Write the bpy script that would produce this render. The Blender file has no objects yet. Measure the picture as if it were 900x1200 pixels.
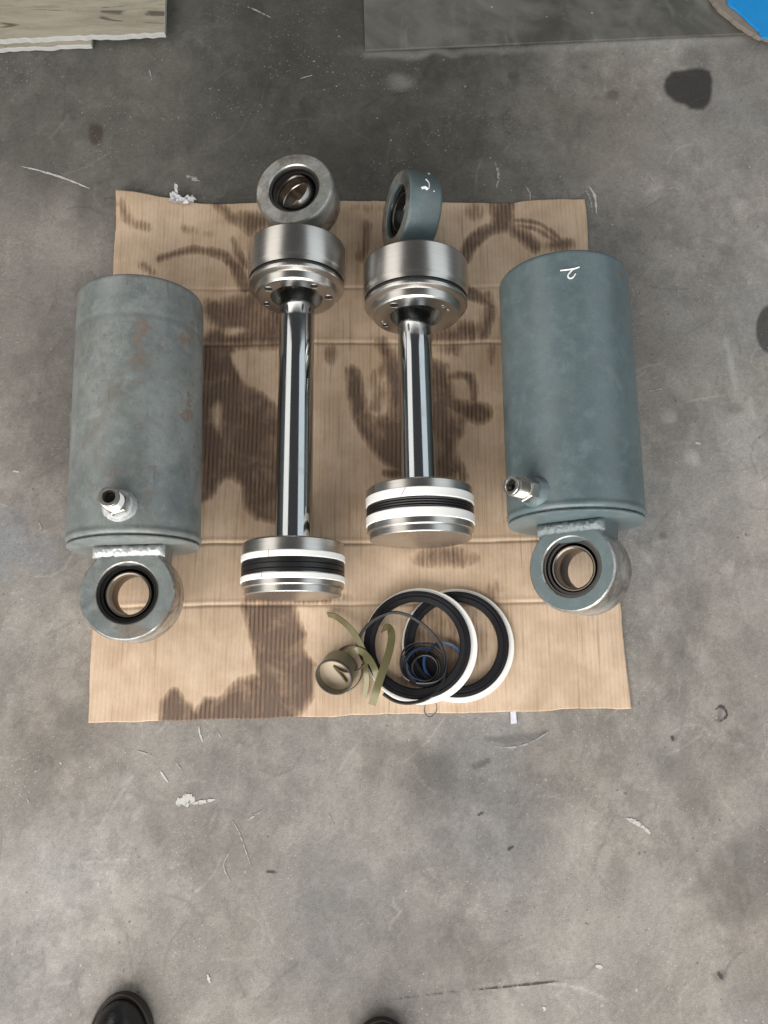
import bpy, bmesh, math, random
import numpy as np
from mathutils import Matrix, Vector

random.seed(4)
RNG = np.random.RandomState(11)
S = bpy.context.scene
COL = S.collection
R = math.radians

# ------------------------------------------------------------------ camera
CAM_H, TILT, FPX = 1.5, R(12.3), 900.0          # phone held 1.5 m up, tipped 12.3 deg off straight down
cam_d = bpy.data.cameras.new('camera')
cam_d.sensor_fit = 'VERTICAL'
cam_d.sensor_height = 24.0
cam_d.lens = 18.0
cam_d.clip_start = 0.02
cam_d.clip_end = 60
cam = bpy.data.objects.new('camera', cam_d)
COL.objects.link(cam)
cam.location = (0, 0, CAM_H)
cam.rotation_euler = (TILT, 0, 0)
S.camera = cam

# ------------------------------------------------------------------ light: a workshop near its open door
W = bpy.data.worlds.new('World')
S.world = W
W.use_nodes = True
W.node_tree.nodes['Background'].inputs[0].default_value = (0.97, 0.98, 1.0, 1)
W.node_tree.nodes['Background'].inputs[1].default_value = 0.085

def area(name, loc, target, sx, sy, power, col):
    d = bpy.data.lights.new(name, 'AREA')
    d.shape = 'RECTANGLE'
    d.size, d.size_y, d.energy, d.color = sx, sy, power, col
    o = bpy.data.objects.new(name, d)
    COL.objects.link(o)
    o.location = loc
    o.rotation_euler = (Vector(target) - Vector(loc)).to_track_quat('-Z', 'Y').to_euler()
    return o

area('open_door_light', (-0.7, -2.9, 1.8), (0.0, 0.5, 0.2), 6.0, 3.6, 385, (1.0, 0.97, 0.93))
area('side_opening_light', (2.7, 0.6, 2.5), (0, 0.4, 0.1), 6.4, 2.6, 60, (0.88, 0.96, 1.0))
area('far_side_opening_light', (-2.9, 0.6, 2.5), (0, 0.4, 0.1), 6.4, 2.2, 74, (1.0, 0.95, 0.88))

S.view_settings.view_transform = 'Standard'
S.view_settings.look = 'None'
S.view_settings.gamma = 1.0
S.view_settings.exposure = 0.03
S.view_settings.use_curve_mapping = False

# ------------------------------------------------------------------ helpers
CT, ST = math.cos(TILT), math.sin(TILT)

def at(x, y, z=0.0):
    """point of the photograph (900 x 1200) -> point of the place at height z"""
    u, v = x - 450.0, 600.0 - y
    t = (CAM_H - z) / (FPX * CT - v * ST)
    return Vector((u * t, (v * CT + FPX * ST) * t, z))

def to_px(P):
    X, Y, Z = P[..., 0], P[..., 1], P[..., 2] - CAM_H
    d = Y * ST - Z * CT
    return np.stack([450 + FPX * X / d, 600 - FPX * (Y * CT + Z * ST) / d], -1)

_tab = np.random.RandomState(5).rand(256, 256)
def vnoise(x, y, seed=0):
    x = x + seed * 17.31; y = y + seed * 9.77
    xi = np.floor(x).astype(int); yi = np.floor(y).astype(int)
    fx = x - xi; fy = y - yi
    fx = fx * fx * (3 - 2 * fx); fy = fy * fy * (3 - 2 * fy)
    a = _tab[xi & 255, yi & 255]; b = _tab[(xi + 1) & 255, yi & 255]
    c = _tab[xi & 255, (yi + 1) & 255]; d = _tab[(xi + 1) & 255, (yi + 1) & 255]
    return (a * (1 - fx) + b * fx) * (1 - fy) + (c * (1 - fx) + d * fx) * fy

def fbm(x, y, o=4, seed=0):
    s = 0; a = 0.5; t = 0
    for i in range(o):
        s = s + a * vnoise(x, y, seed + i); t += a
        x = x * 2.03; y = y * 2.03; a *= 0.55
    return s / t

def sstep(a, b, x):
    t = np.clip((x - a) / (b - a), 0, 1)
    return t * t * (3 - 2 * t)

def sd_poly(P, pts):
    """signed distance (positive inside) of points P (...,2) to a polygon"""
    x, y = P[..., 0], P[..., 1]
    d = np.full(x.shape, 1e9); ins = np.zeros(x.shape, bool)
    n = len(pts)
    for i in range(n):
        ax, ay = pts[i]; bx, by = pts[(i + 1) % n]
        ex, ey = bx - ax, by - ay
        t = np.clip(((x - ax) * ex + (y - ay) * ey) / (ex * ex + ey * ey + 1e-9), 0, 1)
        d = np.minimum(d, np.hypot(x - ax - t * ex, y - ay - t * ey))
        if ay != by:
            c = ((ay > y) != (by > y)) & (x < (bx - ax) * (y - ay) / (by - ay) + ax)
            ins ^= c
    return np.where(ins, d, -d)

def sd_line(P, pts, w):
    """positive inside a brush stroke of half-width w (number or one per point)"""
    x, y = P[..., 0], P[..., 1]
    best = np.full(x.shape, -1e9)
    if not hasattr(w, '__len__'): w = [w] * len(pts)
    for i in range(len(pts) - 1):
        ax, ay = pts[i]; bx, by = pts[i + 1]
        ex, ey = bx - ax, by - ay
        t = np.clip(((x - ax) * ex + (y - ay) * ey) / (ex * ex + ey * ey + 1e-9), 0, 1)
        best = np.maximum(best, w[i] * (1 - t) + w[i + 1] * t - np.hypot(x - ax - t * ex, y - ay - t * ey))
    return best

def sd_ell(P, c, rx, ry):
    q = np.hypot((P[..., 0] - c[0]) / rx, (P[..., 1] - c[1]) / ry)
    return (1 - q) * min(rx, ry)

# ---- meshes
def smooth_mesh(me, ang=32):
    bm = bmesh.new(); bm.from_mesh(me)
    bmesh.ops.recalc_face_normals(bm, faces=bm.faces)
    lim = R(ang)
    for e in bm.edges:
        e.smooth = not (len(e.link_faces) == 2 and e.calc_face_angle(0) > lim)
    for f in bm.faces: f.smooth = True
    bm.to_mesh(me); bm.free()

def new_obj(name, me, m=None, parent=None):
    o = bpy.data.objects.new(name, me)
    COL.objects.link(o)
    if m: me.materials.append(m)
    if parent: o.parent = parent
    return o

def mesh_obj(name, verts, faces, m=None, parent=None, xf=None, ang=32, smooth=True):
    me = bpy.data.meshes.new(name)
    if xf is not None: verts = [xf @ Vector(v) for v in verts]
    me.from_pydata([tuple(v) for v in verts], [], faces)
    if smooth: smooth_mesh(me, ang)
    return new_obj(name, me, m, parent)

def lathe_data(prof, axis='Y', n=96, closed=False, a0=0.0, a1=2 * math.pi, fn=None):
    """prof: list of (r, h). closed joins last to first. fn(r,h,ang)->(r,h,ang) can roughen it"""
    full = abs(a1 - a0 - 2 * math.pi) < 1e-6
    cols = n if full else n + 1
    V = []; Fc = []
    for j in range(cols):
        a = a0 + (a1 - a0) * j / n
        for r, h in prof:
            rr, hh, aa = (r, h, a) if fn is None else fn(r, h, a)
            x, y = rr * math.cos(aa), rr * math.sin(aa)
            V.append((x, hh, y) if axis == 'Y' else (x, y, hh))
    k = len(prof)
    for j in range(n):
        j2 = (j + 1) % cols
        for i in range(k if closed else k - 1):
            i2 = (i + 1) % k
            Fc.append((j * k + i, j2 * k + i, j2 * k + i2, j * k + i2))
    if not full and closed:
        Fc.append(tuple(range(k))); Fc.append(tuple((cols - 1) * k + i for i in range(k)))
    # close poles
    return V, Fc

def lathe(name, prof, m, parent, axis='Y', n=96, closed=False, xf=None, ang=32, **kw):
    V, Fc = lathe_data(prof, axis, n, closed, **kw)
    return mesh_obj(name, V, Fc, m, parent, xf, ang)

def catmull(P, n):
    P = [Vector(p) for p in P]
    Q = [P[0] * 2 - P[1]] + P + [P[-1] * 2 - P[-2]]
    out = []
    for i in range(1, len(Q) - 2):
        for k in range(n):
            t = k / n
            a, b, c, d = Q[i - 1], Q[i], Q[i + 1], Q[i + 2]
            out.append(0.5 * ((2 * b) + (c - a) * t + (2 * a - 5 * b + 4 * c - d) * t * t + (3 * b - a - 3 * c + d) * t ** 3))
    out.append(P[-1])
    return out

def ribbon(name, pts, width, thick, m, parent=None, twist=None, n=10, up=(0, 0, 1), taper=None):
    """flat bar swept along a curve; twist in degrees per control point (0 lies flat, 90 on edge)"""
    C = catmull(pts, n)
    tw = [0] * len(pts) if twist is None else twist
    wd = [width] * len(pts) if taper is None else [width * t for t in taper]
    V = []; Fc = []
    N = len(C)
    for i, p in enumerate(C):
        t = (C[min(i + 1, N - 1)] - C[max(i - 1, 0)]).normalized()
        s = t.cross(Vector(up)).normalized()
        q = i / n; k = min(int(q), len(pts) - 2); f = q - k
        a = R(tw[k] * (1 - f) + tw[k + 1] * f)
        w = wd[k] * (1 - f) + wd[k + 1] * f
        s = Matrix.Rotation(a, 3, t) @ s
        b = s.cross(t).normalized()
        for sx, sy in ((-1, -1), (1, -1), (1, 1), (-1, 1)):
            V.append(p + s * (sx * w / 2) + b * (sy * thick / 2))
    for i in range(N - 1):
        for k in range(4):
            Fc.append((i * 4 + k, i * 4 + (k + 1) % 4, i * 4 + 4 + (k + 1) % 4, i * 4 + 4 + k))
    Fc.append((0, 1, 2, 3)); Fc.append(tuple(N * 4 - 4 + k for k in range(4)))
    return mesh_obj(name, V, Fc, m, parent, ang=50)

def tube(name, pts, r, m, parent=None, n=8, sides=8, up=(0, 0, 1)):
    C = catmull(pts, n); N = len(C); V = []; Fc = []
    for i, p in enumerate(C):
        t = (C[min(i + 1, N - 1)] - C[max(i - 1, 0)]).normalized()
        s = t.cross(Vector(up))
        if s.length < 1e-4: s = t.cross(Vector((1, 0, 0)))
        s.normalize(); b = s.cross(t)
        rr = r(i / (N - 1)) if callable(r) else r
        for k in range(sides):
            a = 2 * math.pi * k / sides
            V.append(p + s * (rr * math.cos(a)) + b * (rr * math.sin(a)))
    for i in range(N - 1):
        for k in range(sides):
            Fc.append((i * sides + k, i * sides + (k + 1) % sides, (i + 1) * sides + (k + 1) % sides, (i + 1) * sides + k))
    Fc.append(tuple(range(sides))); Fc.append(tuple((N - 1) * sides + k for k in range(sides)))
    return mesh_obj(name, V, Fc, m, parent, ang=60)

def grid_obj(name, P, m, attrs, skirt=None, parent=None):
    """P (ny,nx,3) numpy; attrs {name: (ny,nx) or (ny,nx,3)}"""
    ny, nx, _ = P.shape
    idx = np.arange(ny * nx).reshape(ny, nx)
    q = np.stack([idx[:-1, :-1], idx[:-1, 1:], idx[1:, 1:], idx[1:, :-1]], -1).reshape(-1, 4)
    V = P.reshape(-1, 3)
    if skirt is not None:
        ring = np.concatenate([idx[0, :-1], idx[:-1, -1], idx[-1, :0:-1], idx[:0:-1, 0]])
        low = V[ring].copy(); low[:, 2] = skirt
        base = len(V)
        V = np.concatenate([V, low]); nr = len(ring)
        k = np.arange(nr); k2 = (k + 1) % nr
        q = np.concatenate([q, np.stack([ring[k2], ring[k], base + k, base + k2], -1)])
    me = bpy.data.meshes.new(name)
    me.vertices.add(len(V)); me.vertices.foreach_set('co', V.astype(np.float32).ravel())
    me.loops.add(len(q) * 4); me.loops.foreach_set('vertex_index', q.astype(np.int32).ravel())
    me.polygons.add(len(q))
    me.polygons.foreach_set('loop_start', np.arange(0, len(q) * 4, 4, dtype=np.int32))
    me.polygons.foreach_set('use_smooth', np.ones(len(q), bool))
    me.update(calc_edges=True)
    for k, v in attrs.items():
        ex = len(V) - ny * nx
        if v.ndim == 3:
            a = me.attributes.new(k, 'FLOAT_COLOR', 'POINT')
            d = np.ones((len(V), 4), np.float32); d[:ny * nx, :3] = v.reshape(-1, 3)
            if ex: d[ny * nx:, :3] = v.reshape(-1, 3)[ring]
            a.data.foreach_set('color', d.ravel())
        else:
            a = me.attributes.new(k, 'FLOAT', 'POINT')
            d = np.zeros(len(V), np.float32); d[:ny * nx] = v.ravel()
            a.data.foreach_set('value', d)
    return new_obj(name, me, m, parent)

def empty(name, loc, rz=0.0):
    o = bpy.data.objects.new(name, None)
    COL.objects.link(o)
    o.location = loc; o.rotation_euler = (0, 0, rz)
    o.empty_display_size = 0.05
    return o

def tag(o, label=None, cat=None, group=None, kind=None):
    if label: o['label'] = label
    if cat: o['category'] = cat
    if group: o['group'] = group
    if kind: o['kind'] = kind
    return o

# ------------------------------------------------------------------ materials
class NT:
    def __init__(s, name):
        s.m = bpy.data.materials.new(name); s.m.use_nodes = True
        s.t = s.m.node_tree; s.b = s.t.nodes['Principled BSDF']
        s.co = s.t.nodes.new('ShaderNodeTexCoord')
    def link(s, a, b): s.t.links.new(a, b)
    def val(s, sock, v):
        if hasattr(v, 'is_output'): s.link(v, sock)
        else: sock.default_value = v
    def map(s, scale=(1, 1, 1), src='Object'):
        n = s.t.nodes.new('ShaderNodeMapping'); n.inputs['Scale'].default_value = scale
        s.link(s.co.outputs[src], n.inputs[0]); return n.outputs[0]
    def noise(s, scale, detail=4, rough=0.55, vec=None, dist=0.0):
        n = s.t.nodes.new('ShaderNodeTexNoise')
        n.inputs['Scale'].default_value = scale; n.inputs['Detail'].default_value = detail
        n.inputs['Roughness'].default_value = rough; n.inputs['Distortion'].default_value = dist
        s.link(vec if vec is not None else s.co.outputs['Object'], n.inputs['Vector']); return n.outputs[0]
    def voro(s, scale, out='Distance', vec=None):
        n = s.t.nodes.new('ShaderNodeTexVoronoi'); n.inputs['Scale'].default_value = scale
        s.link(vec if vec is not None else s.co.outputs['Object'], n.inputs['Vector']); return n.outputs[out]
    def math(s, op, a, b=0.0, c=0.0, clamp=False):
        n = s.t.nodes.new('ShaderNodeMath'); n.operation = op; n.use_clamp = clamp
        s.val(n.inputs[0], a); s.val(n.inputs[1], b); s.val(n.inputs[2], c); return n.outputs[0]
    def ramp(s, f, a, b, lo=0.0, hi=1.0):
        n = s.t.nodes.new('ShaderNodeMapRange'); n.interpolation_type = 'SMOOTHSTEP'
        s.val(n.inputs[0], f); n.inputs[1].default_value = a; n.inputs[2].default_value = b
        n.inputs[3].default_value = lo; n.inputs[4].default_value = hi; return n.outputs[0]
    def mix(s, f, a, b, mode='MIX'):
        n = s.t.nodes.new('ShaderNodeMix'); n.data_type = 'RGBA'; n.blend_type = mode
        s.val(n.inputs[0], f)
        for k, v in ((6, a), (7, b)):
            if isinstance(v, tuple) and len(v) == 3: v = (*v, 1)
            s.val(n.inputs[k], v)
        return n.outputs[2]
    def attr(s, name, out='Fac'):
        n = s.t.nodes.new('ShaderNodeAttribute'); n.attribute_name = name; return n.outputs[out]
    def bump(s, h, strength=0.3, dist=0.001, prev=None):
        n = s.t.nodes.new('ShaderNodeBump'); n.inputs['Strength'].default_value = strength
        n.inputs['Distance'].default_value = dist; s.link(h, n.inputs['Height'])
        if prev is not None: s.link(prev, n.inputs['Normal'])
        return n.outputs[0]
    def out(s, color=None, rough=None, metal=None, normal=None, spec=None):
        if color is not None:
            s.val(s.b.inputs['Base Color'], (*color, 1) if isinstance(color, tuple) and len(color) == 3 else color)
        if rough is not None: s.val(s.b.inputs['Roughness'], rough)
        if metal is not None: s.val(s.b.inputs['Metallic'], metal)
        if normal is not None: s.link(normal, s.b.inputs['Normal'])
        if spec is not None: s.val(s.b.inputs['Specular IOR Level'], spec)
        return s.m
    def sep(s, k, src=None):
        n = s.t.nodes.new('ShaderNodeSeparateXYZ'); s.link(src if src is not None else s.co.outputs['Object'], n.inputs[0]); return n.outputs[k]

def plain(name, col, rough=0.5, metal=0.0, var=0.25, scale=60, bump=0.15, spec=0.5):
    n = NT(name)
    f = n.noise(scale, 5); g = n.noise(scale * 0.13, 3)
    c = n.mix(n.math('MULTIPLY', n.math('ADD', f, g), 0.5), tuple(x * (1 - var) for x in col), tuple(min(1, x * (1 + var)) for x in col))
    r = n.ramp(g, 0.3, 0.7, rough * 0.85, min(1, rough * 1.15))
    return n.out(c, r, metal, n.bump(f, bump, 0.0008), spec)

def concrete():
    n = NT('stained_concrete')
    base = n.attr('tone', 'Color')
    fine = n.noise(520, 3, 0.75); mid = n.noise(130, 4, 0.7); big = n.noise(11, 3, 0.5, dist=1.0)
    k = n.math('ADD', n.ramp(fine, 0.25, 0.75, 0.74, 1.20), n.ramp(mid, 0.3, 0.7, -0.08, 0.08))
    k = n.math('ADD', k, n.ramp(big, 0.3, 0.7, -0.07, 0.07))
    rgb = n.t.nodes.new('ShaderNodeCombineColor'); [n.link(k, rgb.inputs[i]) for i in range(3)]
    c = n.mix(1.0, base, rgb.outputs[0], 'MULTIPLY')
    # pale flecks of dried paint, chips and dark pits
    for sc_, r0, r1, g0, g1, gs, amt, col_ in ((48, .105, .075, .50, .64, 5, .65, (0.42, 0.41, 0.385)), (115, .16, .10, .44, .62, 7, .55, (0.46, 0.45, 0.42)), (20, .042, .030, .46, .60, 4, .7, (0.50, 0.49, 0.46)),
                                               (38, .10, .075, .48, .62, 6, .65, (0.07, 0.065, 0.06)), (85, .15, .09, .46, .62, 8, .5, (0.09, 0.085, 0.08))):
        wv = n.t.nodes.new('ShaderNodeVectorMath'); wv.operation = 'ADD'
        n.link(n.co.outputs['Object'], wv.inputs[0])
        nz = n.t.nodes.new('ShaderNodeTexNoise'); nz.inputs['Scale'].default_value = sc_ * 4; n.link(n.co.outputs['Object'], nz.inputs['Vector'])
        sv = n.t.nodes.new('ShaderNodeVectorMath'); sv.operation = 'SCALE'; sv.inputs['Scale'].default_value = 0.35 / sc_; n.link(nz.outputs['Color'], sv.inputs[0])
        n.link(sv.outputs[0], wv.inputs[1])
        fl = n.math('MULTIPLY', n.ramp(n.voro(sc_, vec=wv.outputs[0]), r0, r1), n.ramp(n.noise(gs, 3), g0, g1))
        c = n.mix(n.math('MULTIPLY', fl, amt), c, col_)
    # trowel and drag scratches
    sc = n.ramp(n.noise(1, 4, 0.6, n.map((240, 14, 1)), 0.8), 0.66, 0.74)
    sc = n.math('MULTIPLY', sc, n.ramp(n.noise(4, 2), 0.5, 0.62))
    c = n.mix(n.math('MULTIPLY', sc, 0.22), c, (0.5, 0.49, 0.46))
    r = n.math('MULTIPLY_ADD', n.noise(30, 4), 0.35, 0.45)
    h = n.math('ADD', n.math('MULTIPLY', fine, 0.4), mid)
    return n.out(c, r, 0.0, n.bump(h, 0.35, 0.0012), 0.35)

def cardboard():
    n = NT('corrugated_cardboard')
    x = n.sep(0)
    wob = n.noise(9, 2)
    ph = n.math('MULTIPLY_ADD', x, 730.0, n.math('MULTIPLY', wob, 5.0))
    rib = n.math('MULTIPLY_ADD', n.math('SINE', ph), 0.5, 0.5)
    fib = n.noise(1, 4, 0.65, n.map((700, 60, 1)))
    cross = n.noise(1, 3, 0.6, n.map((90, 620, 1)))
    mott = n.noise(13, 4, 0.6)
    base = n.mix(n.ramp(mott, 0.3, 0.7), (0.475, 0.352, 0.250), (0.60, 0.462, 0.342))
    base = n.mix(n.math('MULTIPLY', n.ramp(fib, 0.3, 0.72), 0.22), base, (0.36, 0.24, 0.14))
    base = n.mix(n.math('MULTIPLY', n.ramp(rib, 0.55, 1.0), n.ramp(mott, 0.3, 0.7, 0.30, 0.12)), base, (0.34, 0.225, 0.13))
    # long brown streaks that follow the flutes
    st = n.noise(1, 3, 0.6, n.map((150, 5, 1)))
    base = n.mix(n.math('MULTIPLY', n.ramp(st, 0.54, 0.70), 0.50), base, (0.27, 0.175, 0.09))
    cr = n.attr('crease')
    base = n.mix(n.math('MULTIPLY', cr, 0.16, clamp=True), base, (0.66, 0.52, 0.38))
    base = n.mix(n.math('MULTIPLY', cr, -0.75, clamp=True), base, (0.16, 0.105, 0.06))
    base = n.mix(n.math('MULTIPLY', n.ramp(n.noise(5, 5, 0.65, dist=0.8), 0.50, 0.72), 0.30), base, (0.34, 0.235, 0.15))
    # oil
    s = n.attr('stain')
    e = n.math('ADD', s, n.math('MULTIPLY_ADD', n.noise(1, 4, 0.6, n.map((150, 60, 1))), 0.26, -0.13))
    e = n.math('ADD', e, n.math('MULTIPLY_ADD', n.noise(30, 4, 0.6), 0.5, -0.25))
    e = n.math('MULTIPLY', e, n.ramp(s, 0.0, 0.25))
    sv = n.noise(1, 5, 0.7, n.map((95, 11, 1)), 0.6)
    e = n.math('ADD', e, n.math('MULTIPLY', n.math('MULTIPLY_ADD', sv, 1.1, -0.55), n.ramp(s, 0.02, 0.3)))
    soak = n.ramp(e, 0.02, 0.40)
    f = n.math('MULTIPLY', n.ramp(e, 0.18, 0.85), n.ramp(n.noise(17, 5, 0.65, dist=0.7), 0.30, 0.55, 0.62, 1.0))
    base = n.mix(n.math('MULTIPLY', soak, n.ramp(rib, 0.1, 0.9, 0.45, 0.80)), base, (0.255, 0.165, 0.100))
    dark = n.mix(n.ramp(rib, 0.3, 0.9), (0.150, 0.096, 0.066), (0.058, 0.037, 0.027))
    dark = n.mix(n.ramp(n.noise(22, 3), 0.35, 0.7), dark, (0.105, 0.070, 0.055))
    c = n.mix(n.math('MULTIPLY', f, 0.90), base, dark)
    r = n.math('MULTIPLY_ADD', f, -0.18, 0.82)
    dim = n.noise(1, 3, 0.6, n.map((260, 150, 1)))
    h = n.math('ADD', n.math('MULTIPLY', rib, n.ramp(mott, 0.3, 0.7, 0.10, 0.42)), n.math('MULTIPLY', n.math('ADD', cross, dim), 0.62))
    return n.out(c, r, 0.0, n.bump(h, 0.34, 0.0012), 0.3)

def machine_paint(name, a, b, worn):
    n = NT(name)
    f = n.noise(34, 6, 0.65); g = n.noise(6, 4, 0.6, dist=0.4); fine = n.noise(300, 3, 0.6)
    c = n.mix(n.ramp(g, 0.3, 0.7), a, b)
    bl = n.noise(19, 6, 0.7, dist=0.6)
    c = n.mix(n.math('MULTIPLY', n.ramp(bl, 0.46, 0.70), 0.08 + 0.45 * worn), c, tuple(x * 0.62 for x in a))
    c = n.mix(n.math('MULTIPLY', n.ramp(f, 0.45, 0.75), 0.42), c, tuple(x * 1.5 for x in b))
    c = n.mix(n.math('MULTIPLY', n.ramp(fine, 0.5, 0.75), 0.42), c, tuple(x * 0.6 for x in a))
    rust = n.attr('rust')
    rn = n.math('ADD', rust, n.math('MULTIPLY_ADD', n.noise(70, 6, 0.75), 4.2, -2.40))
    rf = n.math('MULTIPLY', n.ramp(rn, 0.28, 0.62), n.ramp(rust, 0.0, 0.15))
    grime = n.ramp(n.noise(1, 6, 0.7, n.map((13, 6, 13)), 1.0), 0.47, 0.70)
    c = n.mix(n.math('MULTIPLY', grime, 0.55 * worn), c, (0.125, 0.105, 0.085))
    lines = n.math('MULTIPLY', n.ramp(n.noise(1, 3, 0.55, n.map((70, 7, 70)), 1.2), 0.64, 0.70), n.ramp(n.noise(9, 2), 0.45, 0.6))
    c = n.mix(n.math('MULTIPLY', lines, 0.55 * worn), c, (0.06, 0.062, 0.06))
    dust = n.ramp(n.noise(1, 5, 0.7, n.map((26, 9, 26)), 1.0), 0.55, 0.75)
    c = n.mix(n.math('MULTIPLY', dust, 0.35 * worn), c, (0.34, 0.335, 0.31))
    chip = n.math('MULTIPLY', n.ramp(n.noise(95, 3, 0.7), 0.68, 0.72), n.ramp(n.noise(10, 2), 0.48, 0.6))
    c = n.mix(n.math('MULTIPLY', chip, 0.8 * worn), c, (0.30, 0.31, 0.30))
    c = n.mix(n.math('MULTIPLY', rf, 0.78), c, n.mix(n.noise(120, 3), (0.130, 0.088, 0.066), (0.215, 0.160, 0.124)))
    r = n.math('ADD', n.ramp(f, 0.3, 0.7, 0.30, 0.46), n.math('MULTIPLY', rf, 0.25))
    nrm = n.bump(fine, 0.22, 0.0006)
    nrm = n.bump(n.math('SUBTRACT', f, n.math('MULTIPLY', rf, 0.8)), 0.20, 0.0012, nrm)
    return n.out(c, r, 0.0, nrm, 0.5)

def turned_steel(name, col=(0.60, 0.585, 0.56), rough=0.26, ax=1, smudge=0.5, rings=900):
    n = NT(name)
    sc = [6, 6, 6]; sc[ax] = rings
    g = n.noise(1, 2, 0.6, n.map(tuple(sc)))
    sm = n.noise(9, 3, 0.5, dist=0.5); big = n.noise(5, 2)
    c = n.mix(n.ramp(g, 0.25, 0.75), tuple(x * 0.90 for x in col), tuple(min(1, x * 1.08) for x in col))
    c = n.mix(n.math('MULTIPLY', n.ramp(sm, 0.5, 0.75), 0.30 * smudge), c, (0.28, 0.25, 0.215))
    r = n.math('ADD', n.ramp(sm, 0.3, 0.7, rough * 0.92, rough * 1.15), n.ramp(big, 0.4, 0.7, 0.0, 0.04))
    return n.out(c, r, 1.0, n.bump(g, 0.035, 0.0003))

def worn_steel():
    n = NT('worn_ground_steel')
    f = n.noise(30, 6, 0.7, dist=0.8); g = n.noise(110, 4, 0.7); b = n.noise(12, 3)
    c = n.mix(n.ramp(f, 0.35, 0.65), (0.24, 0.225, 0.20), (0.52, 0.51, 0.48))
    c = n.mix(n.math('MULTIPLY', n.ramp(b, 0.48, 0.62), 0.45), c, (0.27, 0.30, 0.30))
    c = n.mix(n.math('MULTIPLY', n.ramp(g, 0.58, 0.70), 0.6), c, (0.10, 0.085, 0.07))
    return n.out(c, n.ramp(f, 0.3, 0.7, 0.48, 0.27), n.ramp(b, 0.40, 0.62, 0.95, 0.55), n.bump(g, 0.12, 0.0005))

def chrome():
    n = NT('hard_chrome')
    sm = n.noise(18, 5, 0.65, dist=0.6); st = n.noise(1, 3, 0.6, n.map((160, 5, 160)))
    c = n.mix(n.math('MULTIPLY', n.ramp(sm, 0.48, 0.8), 0.25), (0.43, 0.455, 0.47), (0.26, 0.24, 0.22))
    r = n.math('ADD', n.ramp(sm, 0.35, 0.75, 0.075, 0.17), n.ramp(st, 0.6, 0.75, 0.0, 0.05))
    return n.out(c, r, 1.0, n.bump(sm, 0.03, 0.0005))

def weld_mat(name, col, metal, rough):
    n = NT(name)
    f = n.noise(140, 5, 0.7); g = n.voro(95)
    c = n.mix(n.ramp(f, 0.3, 0.75), tuple(x * 0.72 for x in col), tuple(min(1, x * 1.2) for x in col))
    return n.out(c, n.ramp(f, 0.3, 0.7, rough * 0.8, rough * 1.2), metal, n.bump(n.math('ADD', f, g), 0.28, 0.0010))

def scuff_mat(name, col, cover=0.5):
    n = NT(name)
    f = n.noise(160, 4, 0.7)
    n.out(n.mix(f, tuple(x * 0.8 for x in col), tuple(min(1, x * 1.15) for x in col)), 0.85)
    tr = n.t.nodes.new('ShaderNodeBsdfTransparent'); mx = n.t.nodes.new('ShaderNodeMixShader')
    n.link(n.ramp(f, 0.62 - cover * 0.4, 0.72 - cover * 0.4), mx.inputs[0])
    n.link(tr.outputs[0], mx.inputs[1]); n.link(n.b.outputs[0], mx.inputs[2])
    n.link(mx.outputs[0], n.t.nodes['Material Output'].inputs[0])
    return n.m

def board_mat():
    n = NT('weathered_board_face')
    g = n.noise(1, 5, 0.65, n.map((6, 40, 6)), 1.2); f = n.noise(60, 5, 0.7)
    c = n.mix(n.ramp(g, 0.3, 0.7), (0.25, 0.225, 0.175), (0.36, 0.325, 0.255))
    for sc_, rot in (((1.2, 16, 1), 0.55), ((1.0, 12, 1), -0.35)):
        mp = n.t.nodes.new('ShaderNodeMapping'); mp.inputs['Scale'].default_value = sc_; mp.inputs['Rotation'].default_value = (0, 0, rot)
        n.link(n.co.outputs['Object'], mp.inputs[0])
        ln = n.noise(1, 1, 0.5, mp.outputs[0], 0.0)
        k = n.math('MULTIPLY', n.math('MULTIPLY', n.ramp(ln, 0.488, 0.50), n.ramp(ln, 0.512, 0.50)), n.ramp(n.noise(16, 3), 0.46, 0.60))
        c = n.mix(n.math('MULTIPLY', k, 0.85), c, (0.06, 0.05, 0.04))
    c = n.mix(n.math('MULTIPLY', n.ramp(f, 0.62, 0.74), 0.5), c, (0.15, 0.125, 0.095))
    return n.out(c, 0.75, 0.0, n.bump(f, 0.4, 0.002))

def leather_mat():
    n = NT('black_leather')
    g = n.voro(220); f = n.noise(14, 5, 0.7, dist=0.5); cr = n.noise(1, 3, 0.5, n.map((9, 60, 9)), 0.8)
    c = n.mix(n.math('MULTIPLY', n.ramp(f, 0.48, 0.75), 0.5), (0.009, 0.009, 0.010), (0.075, 0.068, 0.058))
    h = n.math('ADD', n.math('MULTIPLY', g, 0.5), n.ramp(cr, 0.45, 0.6))
    return n.out(c, n.ramp(f, 0.35, 0.7, 0.25, 0.6), 0.0, n.bump(h, 0.25, 0.001))

def plate_mat():
    n = NT('dark_floor_plate')
    g = n.noise(4.5, 5, 0.6, dist=0.9); f = n.noise(60, 5, 0.7); v = n.noise(1, 3, 0.55, n.map((16, 4, 1)), 0.6)
    c = n.mix(n.ramp(g, 0.32, 0.68), (0.062, 0.060, 0.052), (0.145, 0.142, 0.124))
    c = n.mix(n.math('MULTIPLY', n.ramp(v, 0.56, 0.74), 0.55), c, (0.20, 0.205, 0.19))
    c = n.mix(n.math('MULTIPLY', n.ramp(f, 0.5, 0.75), 0.35), c, (0.16, 0.155, 0.135))
    fl = n.math('MULTIPLY', n.ramp(n.voro(40), 0.10, 0.07), n.ramp(n.noise(6, 2), 0.5, 0.6))
    c = n.mix(fl, c, (0.42, 0.42, 0.40))
    return n.out(c, n.ramp(g, 0.3, 0.7, 0.42, 0.65), 0.0, n.bump(f, 0.25, 0.001))

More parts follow.
